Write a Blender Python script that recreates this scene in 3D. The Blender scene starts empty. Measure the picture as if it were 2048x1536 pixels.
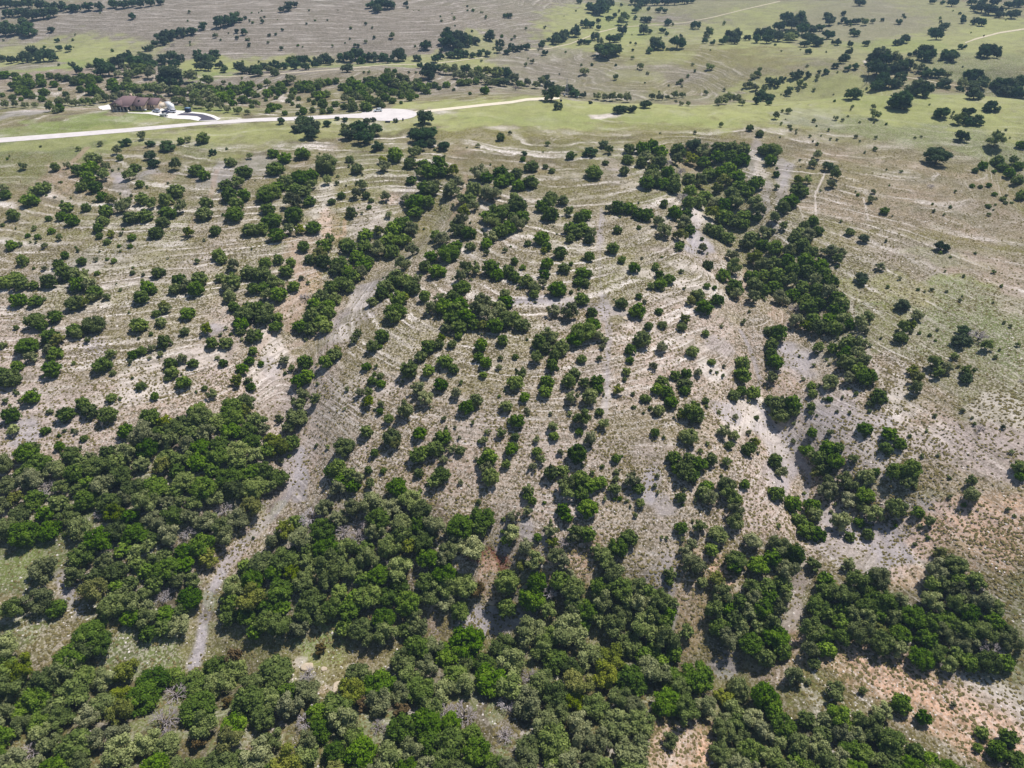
import bpy, math, random, re
import numpy as np

# ------------------------------------------------------------------ camera, sky, sun, exposure
C = bpy.context.scene.collection
SC = bpy.context.scene
PITCH = math.radians(34.5); FPX = 1422.0; CAMZ = 100.0
cam_d = bpy.data.cameras.new("camera"); cam = bpy.data.objects.new("camera", cam_d); C.objects.link(cam)
cam.location = (0, 0, CAMZ); cam.rotation_euler = (math.radians(90) - PITCH, 0, 0)
cam_d.sensor_fit = 'HORIZONTAL'; cam_d.sensor_width = 36.0; cam_d.lens = 36.0 * FPX / 2048.0
cam_d.clip_start = 0.5; cam_d.clip_end = 12000
SC.camera = cam
SUN_EL = math.radians(61); SUN_AZ = math.radians(46)        # azimuth from +Y towards +X
w = bpy.data.worlds.new("World"); SC.world = w; w.use_nodes = True
nt = w.node_tree; bg = nt.nodes['Background']
sky = nt.nodes.new('ShaderNodeTexSky'); sky.sky_type = 'NISHITA'; sky.sun_disc = False
sky.sun_elevation = SUN_EL; sky.sun_rotation = SUN_AZ; sky.altitude = 300
nt.links.new(sky.outputs[0], bg.inputs[0]); bg.inputs[1].default_value = 0.075
sd = bpy.data.lights.new("sun", 'SUN'); sun = bpy.data.objects.new("sun", sd); C.objects.link(sun)
sd.energy = 5.0; sd.angle = math.radians(0.6); sd.color = (1.0, 0.965, 0.93)
sun.rotation_euler = (math.radians(90) - SUN_EL, 0, math.pi - SUN_AZ); sun.location = (0, 0, 300)
SC.view_settings.view_transform = 'Standard'; SC.view_settings.look = 'None'
SC.view_settings.exposure = 0.03; SC.view_settings.gamma = 1.0
SC.cycles.max_bounces = 5; SC.cycles.diffuse_bounces = 3; SC.cycles.transparent_max_bounces = 4
SC.cycles.volume_bounces = 0
random.seed(7); RNG = np.random.default_rng(11)
HAZE = True; HAZE_D = 0.00018

# ---- where every tree of the photograph stands: kind, x, y of the crown's middle and its width (pixels of the 2048x1536 photograph);
# kinds: j juniper, g grey-green broadleaf, o live oak, y yellow-green, d bare grey, r rusty
TREES = """
j405 276 28 o249 282 26 g285 272 20 o299 285 22 o332 287 36 j361 281 18 g376 279 15 g234 301 20 j240 315 15 o299 309 27 o306 325 26 o425 304 16 g157 297 12 g200 287 13
j110 334 20 g135 331 15 j185 315 34 j181 335 34 j155 341 26 j175 354 34 g207 350 30 j162 372 26 j190 372 32 g212 335 20 j270 334 25 g257 350 28 j280 367 20 g350 330 27
j392 337 34 j407 350 26 j351 381 36 j462 322 26 g499 312 16 j487 340 38 j452 367 32 g475 365 30 j457 387 38 j488 390 28 j412 406 28 j406 425 36 j472 407 30 j467 426 40
j499 455 36 j431 460 26 y377 465 24 j172 415 20 j132 412 28 j144 440 28 j122 432 22 j97 436 15 j82 372 38 j58 397 38 g66 383 24 j26 430 28 j11 388 24 g8 374 20 j5 449 10
g68 456 13 j55 470 12 j74 472 14 g119 475 16 j103 460 17 j21 489 26 g40 488 13 g88 492 13 j46 520 25 j130 510 18 j116 528 25 j163 522 21 g192 519 11 j214 517 9 j227 520 14
g156 501 9 g241 502 6 j238 491 9 j260 491 12 j263 473 19 g242 467 11 y222 468 18 j214 482 17 j199 471 16 j195 455 24 j311 463 32 j203 392 24 y222 400 26 j210 420 34 j205 440 28
g243 415 30 g252 405 26 j260 432 36 j287 428 36 j283 397 30 g300 408 28 j330 400 32 j333 422 38 j325 442 30 g361 415 28 g89 536 14 j194 545 13 j265 544 13 j266 534 7
j316 543 29 g394 522 13 j437 508 28 j443 517 24 g467 530 26 j498 542 36 j130 545 38 j97 562 34 j25 553 40 j38 566 34 j8 566 30 j66 570 20 g160 555 38 g180 570 30 j155 567 34
j190 583 32 j185 592 26 j150 602 42 y165 606 26 j293 572 34 j282 592 36 j303 577 24 j360 562 34 j398 556 34 j350 576 28 j392 577 34 g375 570 28 j462 562 38 g455 575 30
j460 592 28 j440 553 24 j506 577 26 j35 597 36 j70 600 30 g213 593 18 y328 611 24 j467 614 24 y495 615 28 g45 333 18
o606 240 44 o620 262 40 o595 252 30 o628 250 30 o563 241 18 o655 245 20 o674 236 12 o690 238 14 o746 238 14 o791 240 12 o733 240 18 o720 250 44 o745 258 40 o700 265 36
o728 272 40 g690 258 24 o848 233 40 o845 265 52 o828 260 30 o862 262 34 o842 288 32 o862 282 26 o887 287 32 o754 291 26 j1001 274 19 g1020 266 9 g956 290 11
j546 305 24 j568 312 32 j549 333 40 j604 304 34 j652 327 46 j699 317 18 j714 337 26 j790 307 38 g825 305 28 g768 332 28 y766 320 20 j820 325 28 j833 298 22 j847 325 30
j877 325 36 j860 342 36 j885 342 28 y905 342 28 g840 347 22 j823 358 24 g724 370 28 g712 388 24 j732 390 18 j742 400 13 j738 413 12 g771 394 22 j683 390 18 j663 401 18
g674 366 11 g655 362 20 j702 425 25 g777 430 16 j572 360 38 j600 352 44 j622 347 32 j590 375 38 j607 380 32 j538 380 46 j530 390 36 j556 368 32 g622 368 26 j618 400 28
j535 414 34 g585 402 40 j587 428 40 j542 437 42 j520 455 32 j553 468 36 g577 460 26 y600 460 24 j627 452 34 j805 445 42 j787 455 38 g822 457 34 j805 477 36 j777 480 38
j782 500 36 g752 495 40 j730 465 34 y757 462 26 j727 490 32 j697 492 34 j690 483 24 j712 510 34 j677 522 38 j672 535 34 j647 490 32 g658 482 28 y637 510 34 j607 492 26
j647 522 34 j620 517 26 j692 540 30 j725 527 36 j737 520 28 j707 550 32 g724 547 26 j682 562 40 j697 572 30 j662 575 30 j667 595 32 j642 595 36 j630 607 36 j657 612 34
j642 612 40 j622 632 36 j657 625 32 j600 652 32 j622 657 32 j652 652 34 j642 640 34 g824 500 30 g807 527 34 j862 512 30 j897 502 48 g884 477 34 j872 470 30 j912 490 28
j874 540 38 j850 532 28 g922 440 34 y927 425 28 j917 457 34 j937 465 32 j910 447 26 j941 492 24 j862 372 38 j847 375 30 g872 367 26 j830 400 42 j855 400 32 j830 420 34
g812 397 24 g902 377 36 g895 387 26 g917 367 26 g960 345 38 j972 352 30 j1002 340 34 j1002 360 36 j1017 355 30 g982 382 46 j947 375 36 j937 395 34 g947 412 26 g922 400 26
j994 425 42 j977 430 36 j1014 415 36 g984 442 34 g982 472 32 j972 485 28 j1002 460 36 j1017 455 32 g973 505 14 g1010 500 12 j982 535 38 g950 540 26 g932 537 30 j994 547 30
j1017 540 30 j922 570 40 g922 553 28 j785 562 36 j772 572 38 j812 562 34 j824 575 36 j793 550 30 g834 560 24 j762 587 32 j744 602 24 j795 597 36 y807 595 26 j790 620 46
j787 632 34 j850 592 28 g882 600 34 j907 597 38 j920 607 38 g964 605 44 j1012 602 34 j1009 587 24 g862 617 30 j887 615 38 j912 617 38 j902 637 36 j932 632 38 j917 652 34
g894 655 28 g957 615 40 g977 632 40 j997 615 36 j990 652 36 j1014 637 40 y962 650 26 j948 648 28 j557 517 24 j582 525 22 j572 540 32 j530 525 26 j522 545 42 g550 565 34
j557 587 38 j527 572 30 j587 572 26 d610 590 24 g603 555 13 g616 565 10 g534 590 26 j532 617 34 j527 627 44 j517 615 34 j556 634 22 j551 651 30 j514 671 26
o1207 287 22 o1179 300 32 j1141 311 20 g1219 300 20 j1189 340 41 j1211 324 15 j1249 342 22 j1256 317 27 g1095 287 12 o1049 305 14 j1046 317 14 j1063 330 32 j1091 332 13
j1104 340 15 j1034 345 30 j1061 362 34 j1039 367 32 j1104 390 34 g1099 405 34 j1126 400 24 j1101 425 38 j1084 412 28 j1036 410 42 g1029 400 30 j1046 430 34 g1034 447 34
j1026 435 30 g1139 422 24 j1171 425 34 j1159 435 26 j1141 455 32 j1166 455 32 g1181 465 26 j1179 477 26 j1154 465 28 j1140 476 22 j1084 475 34 j1094 492 22 j1056 485 17
y1089 500 16 j1121 505 30 j1179 512 24 j1235 459 20 j1278 454 11 j1226 497 27 j1244 519 18 j1268 536 25 j1311 532 18 g1284 516 7 j1359 491 22 g1405 497 20 j1416 530 24
g1363 542 12 j1236 412 34 j1259 415 32 j1279 425 30 j1294 430 28 g1217 419 18 j1329 407 18 j1349 425 30 j1371 430 30 g1369 447 34 j1378 458 28 y1361 470 32 g1316 445 24
g1329 462 34 j1259 297 26 j1286 295 32 j1306 292 28 j1321 302 32 g1294 315 34 j1284 322 28 j1319 322 32 j1306 335 30 j1356 300 34 o1389 287 36 g1406 300 36 y1381 318 30
g1354 320 28 j1409 322 32 j1439 292 38 j1464 293 36 j1486 298 32 j1484 317 34 j1459 312 34 j1437 312 30 d1334 325 26 j1337 342 30 d1361 340 28 j1304 354 40 j1294 364 34
j1324 362 34 g1346 360 32 j1349 375 30 j1379 357 34 g1399 362 34 j1419 347 32 j1439 342 32 j1459 332 32 j1474 350 36 y1449 362 32 y1434 378 24 j1481 369 34 j1512 364 36
j1496 382 30 j1464 386 34 j1411 388 32 j1381 382 30 d1366 390 28 j1379 405 32 j1399 405 32 g1429 402 34 j1449 407 34 g1474 402 34 y1424 427 32 j1449 432 38 j1471 440 38
j1489 428 34 j1489 446 28 g1511 402 34 g1519 421 30 j1514 435 20 j1434 462 34 j1419 455 28 j1454 472 36 j1506 472 38 g1494 484 34 g1529 467 28 j1526 489 30 y1509 516 34
g1524 530 34 j1504 554 32 j1529 550 34 j1509 570 34 j1526 578 32 g1506 594 32 g1464 512 30 g1466 535 34 j1446 550 32 j1469 573 38 g1471 587 28 j1414 570 16 j1429 575 11
j1396 590 30 y1382 600 24 j1409 612 38 j1436 598 28 j1319 548 20 j1338 557 26 j1321 566 28 g1302 572 18 g1324 579 10 g1369 576 8 j1278 592 15 g1289 604 11 j1243 606 27
j1164 597 31 j1164 545 30 j1176 547 22 j1157 562 24 j1171 565 22 j1115 576 40 j1128 535 28 j1142 527 10 j1094 527 27 j1045 533 15 j1029 522 18 j1089 547 25 j1029 552 30
j1051 560 32 g1071 575 30 j1069 587 24 g1085 567 20
j1546 300 40 j1530 297 30 j1541 320 26 o1876 308 54 o1926 270 32 g1991 280 36 j2044 288 22 g1634 311 20 g1626 328 20 o1661 330 30 g1671 350 24 g1663 368 22 y1596 360 24
g1614 360 20 j1553 348 15 g1554 374 12 j1596 380 36 j1581 398 38 j1568 412 32 j1609 382 24 g1549 435 26 g1568 452 20 j1628 440 26 j1608 450 22 j1636 460 24 g1543 462 18
j1700 463 20 o1728 476 24 g1772 482 7 o1885 490 30 g1741 399 17 j1770 420 20 g1747 383 12 d1863 370 14 j1951 340 14 j1966 331 20 j1988 342 11 j1945 371 12 j1961 373 10
j1978 370 12 j1990 387 13 j2006 397 14 j2011 405 10 j2024 405 9 j1978 412 12 g1978 428 10 j1994 322 26 j2006 332 24 j2021 345 24 j2036 358 26 j2038 330 22 g2026 322 18
j2043 390 26 g1803 342 9 g1773 339 5 o1726 552 28 o1724 562 22 g1761 532 22 o1808 608 34 j1598 465 32 g1618 470 34 j1591 480 32 j1606 487 34 g1581 500 34 j1623 500 30
g1661 500 36 g1683 505 24 g1676 517 26 j1551 495 34 g1551 522 38 j1576 522 32 j1611 522 36 j1641 527 36 j1649 545 34 j1616 542 34 j1586 542 34 j1556 550 36 j1551 572 36
g1578 562 32 j1606 572 36 g1631 562 30 j1661 562 34 j1636 580 34 g1658 585 36 j1676 597 36 j1683 610 34 j1586 585 34 g1561 597 34 j1611 600 34 j1641 602 34 d1591 612 30
j1618 615 36 j1676 615 36 j1691 637 36 j1661 637 36 j1628 637 36 g1593 642 34 y1613 652 30 j1641 655 36 j1671 655 36 j1698 647 26 g1683 655 24 g1721 645 30 g1736 632 28
g1728 660 24 j1558 667 38 j1541 660 28 j1543 687 28 g1635 697 26 j1666 697 24 j1696 687 36 g1721 687 28 j1691 707 34 g1716 707 34 j1696 725 40 g1728 720 30 j1718 740 32
j1734 752 44 g1698 755 30 j1551 722 36 j1543 707 28 g1543 755 26 g1834 630 28 g1806 655 28 j1803 672 30 y1823 650 22 o1931 657 30 o1928 677 40 d1961 667 40 g1973 692 26
g1910 712 18 g1936 740 30 o1933 755 26 g1871 725 34 g1893 737 24 g1878 745 26 y1826 740 24 y1836 757 30 g1833 777 28 g1926 820 11 g1991 714 10 g2036 689 11 d2043 760 11
g2008 645 8 g2021 652 9 d1961 855 20 j1758 792 36 j1741 805 18 j1740 821 10 g1712 787 11 j1660 797 15 g1658 762 38 j1623 770 20 j1626 786 22 j1623 812 18 g1622 827 14
j1625 864 25 g1661 864 15 j1556 807 38 j1586 807 38 j1561 827 40 j1541 800 28 j1588 822 26 j1730 855 32 j1780 865 34 j1801 887 27 j1772 895 30 j1656 895 38 j1676 895 24
j1641 917 38 j1671 922 36 g1628 915 30 j1648 937 34 j1618 900 30 g1706 917 24 j1551 922 34 g1563 945 28 g1586 882 12 j1603 897 16 j1733 950 38 j1751 942 20 j1793 942 40
j1823 937 44 j1818 960 36 j2042 933 34 j2043 952 24 y1633 947 26
j68 640 42 j110 633 30 j82 650 26 j32 654 13 j185 645 46 j148 658 32 j155 667 24 j100 672 38 y115 680 32 j50 687 48 j107 705 34 g62 715 28 g95 700 24 g175 680 15 j4 690 18
j102 738 38 j34 731 25 j22 755 42 j6 743 28 j6 762 26 j202 728 40 g222 710 26 j226 745 14 j282 770 23 j222 794 23 j309 792 18 j367 764 32 j61 794 34 g10 801 15 j277 650 36
j321 642 27 g332 617 22 j312 625 20 j375 624 34 j369 662 20 y414 659 26 j327 683 31 g303 696 18 j282 700 24 j264 710 20 g321 708 14 g300 716 9 g261 724 12 j341 727 28
j344 743 28 j335 756 16 g365 718 22 j385 725 24 j424 685 28 j452 684 29 g435 715 12 j446 726 19 j409 776 13 g424 788 24 j468 612 22 j487 627 44 j503 617 34 j480 647 34
j480 660 22 j503 672 30 j506 700 22 j498 719 22 j484 736 27 y475 762 28 j502 772 22 g496 762 18 j21 830 35 g25 860 28 g99 822 16 j131 829 36 j165 807 33 j180 820 36
j215 829 40 j90 860 21 g152 864 12 j167 875 17 j250 862 33 j51 905 46 j66 896 28 j118 892 21 j142 908 42 g96 919 18 g180 915 26 j300 835 40 y330 845 34 j315 867 36
j397 812 26 j387 825 34 j365 845 34 g425 838 32 j462 812 44 j490 805 40 j457 825 34 y487 825 30 j385 842 32
j764 672 32 j744 692 28 j760 692 12 g714 667 22 g707 680 18 g568 721 24 j522 727 14 j610 722 36 g583 736 16 j667 707 34 j652 722 32 y675 702 20 j598 757 36 j614 752 32
j570 746 8 j733 731 22 g753 732 9 j761 750 17 j744 762 22 j762 767 20 g720 785 20 g737 785 20 y737 804 26 g762 809 17 j760 822 15 j777 837 22 g812 821 38 j817 739 38
j842 710 28 j857 692 32 j877 687 24 y882 677 20 j856 739 29 j890 720 36 j907 735 26 j904 687 20 j917 671 18 j882 768 30 g837 775 34 g851 795 35 g912 788 24 j932 812 34
j952 800 30 j962 690 28 j957 712 24 j972 725 26 j967 748 18 j1006 680 25 g1001 716 12 g998 734 14 j1030 762 36 g1042 748 26 j1013 811 28 j1023 840 18 g888 836 13
j733 861 30 j783 872 40 y790 888 26 j840 864 31 j888 872 35 j872 895 38 j836 908 38 j850 900 30 g902 897 22 j920 900 22 g887 920 18 j688 890 46 j749 904 21 j737 939 19
j767 940 15 j838 945 21 j882 947 40 g869 960 34 g741 969 23 g975 863 15 g968 880 18 g1002 866 22 j979 912 36 j964 922 24 g972 935 28 j980 952 40 j1012 928 20 j1022 895 30
j674 937 42 j700 950 36 j660 940 30 j682 960 36 g717 955 28 g677 975 38 j707 970 32 j795 975 44 g607 790 28 g597 805 34 g631 799 26 j592 830 46 g584 848 28 g559 837 20
g575 857 26 y547 877 38 j582 885 38 g527 860 28 j562 895 30 j534 900 36 g562 922 15 j527 942 44 j557 955 44
g1108 620 32 g1139 625 36 j1184 624 26 j1167 660 54 j1184 647 36 j1149 677 36 g1101 672 42 j1079 685 36 j1121 692 36 j1091 693 28 j1111 710 28 g1074 716 28 j1104 730 28
g1196 672 26 g1209 680 18 g1205 692 15 j1164 716 22 g1199 717 14 j1031 712 15 j1044 647 36 j1029 632 28 j1094 762 34 j1092 780 32 j1139 760 32 j1149 747 26 g1169 765 28
j1194 760 30 j1196 775 24 g1144 795 32 j1181 792 38 j1199 822 20 j1049 792 25 g1054 820 15 j1036 840 32 j1026 842 22 y1236 780 24 j1253 742 19 j1260 719 18 j1260 698 26
j1285 678 38 j1298 651 21 j1325 647 21 j1274 620 36 j1318 621 18 y1369 638 26 j1364 652 22 j1411 665 17 g1325 695 26 j1386 701 30 j1424 722 18 g1396 745 20 g1448 732 9
g1446 752 9 g1308 732 20 j1351 749 24 j1374 747 24 j1371 765 32 j1371 780 24 j1324 762 32 j1316 775 28 j1334 782 30 j1344 802 29 j1291 795 24 j1318 820 26 j1411 800 17
j1413 812 9 j1384 822 44 j1394 832 34 y1361 830 20 j1469 790 28 j1484 782 24 j1506 785 32 j1485 750 36 j1485 727 34 g1471 835 14 j1513 834 12 g1139 826 12 g1164 836 38
j1158 862 18 g1209 847 26 g1181 877 30 g1106 852 24 j1109 870 22 g1073 879 15 j1074 902 21 g1081 917 24 g1066 932 20 g1121 904 16 j1155 907 42 j1101 945 32 j1126 939 28
j1233 916 22 j1244 911 7 g1234 944 17 g1231 957 16 j1310 864 20 g1328 874 8 j1379 871 42 g1448 862 32 g1469 872 24 j1459 889 20 g1415 886 11 g1497 865 13 j1497 897 30
y1511 884 24 j1031 872 19 j1028 893 20 j1348 915 32 j1379 915 28 j1399 925 34 j1424 917 28 j1369 942 44 j1384 950 34 j1356 935 30 g1453 925 21 j1161 957 42 g1131 967 38
j1179 970 36 j1201 962 32 g1264 960 34 j1276 975 28 j1229 976 28 j1491 967 23 j1414 972 34 j1454 972 40 g1056 980 26
j1056 990 24 j1065 1000 20 g1055 1023 22 g1026 1032 29 j1162 984 34 g1136 984 32 j1175 1012 44 j1126 1020 32 j1133 1034 26 j1280 1005 21 j1362 1053 29 g1400 1054 30
j1361 993 24 j1408 986 38 g1419 999 34 g1458 992 38 j1474 997 24 g1471 1026 38 g1471 1047 36 j1437 1067 40 j1424 1099 30 g1382 1088 28 g1387 1128 46 g1372 1107 32
g1400 1135 28 g1508 1080 44 j1471 1117 46 j1469 1133 32 j1518 1128 44 y1435 1159 34 j1406 1164 24 g1445 1190 44 g1510 1198 38 g1340 1146 28 j1339 1159 22 j1340 1225 34
g1345 1209 26 g1372 1264 32 j1259 1073 38 j1236 1094 42 g1207 1117 46 g1194 1101 30 j1076 1073 20 g1102 1062 30 y1107 1083 28 d1131 1081 30 g1152 1062 34 j1175 1068 38
g1147 1078 28 g1110 1109 38 g1128 1122 32 g1141 1151 26 g1026 1065 38 j1013 1078 26 g1050 1094 38 g1068 1122 40 y1043 1130 28
j1553 983 36 j1586 1008 38 j1623 1012 36 j1615 1057 44 j1636 1066 36 j1598 1037 34 j1631 1028 34 g1656 983 40 g1694 966 42 j1731 987 40 g1698 999 38 g1722 1012 30
g1656 966 34 j1793 1016 44 g1747 1028 40 j1838 1022 28 j1720 1043 25 g1681 1045 42 j1700 1072 24 j1737 1068 26 g1861 1043 24 j1857 1074 11 j1830 1088 10 j1789 1043 8
g1942 962 24 g1942 989 40 g1627 1128 32 g1698 1128 32 g1671 1384 44 g1725 1382 17 j1629 1326 28 g1590 1351 42 g1617 1364 14 j1847 1434 32 g1907 1409 13 j1965 1465 28
j2016 1475 38 j1956 1494 20 j1994 1500 40 j2033 1517 44 j1803 1407 42 g1764 1421 40 j1476 1380 52 j1532 1393 60 j1549 1421 44 g1340 1480 35 g83 1140 60 g75 1198 60
g25 1223 50 j112 1215 40 j45 1066 60 j99 1057 50 j178 1264 70 j141 1314 66 j165 1297 56 j132 1335 60 j195 1285 56 g12 1293 60 d329 1190 40 d327 1438 64 d373 1062 34
d199 1024 30 d62 1500 46 d732 1045 30 d927 1425 54 d890 1421 46 d1059 1351 38 d1014 1405 40 d1010 1467 38 d608 1442 40 d1063 1227 28 d757 1450 34 d615 1345 34
r468 1314 34 r455 1405 24 r397 1488 30 r803 1421 34 r724 1409 30 r952 1181 36 r640 1298 26 y1035 1390 18
"""
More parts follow.
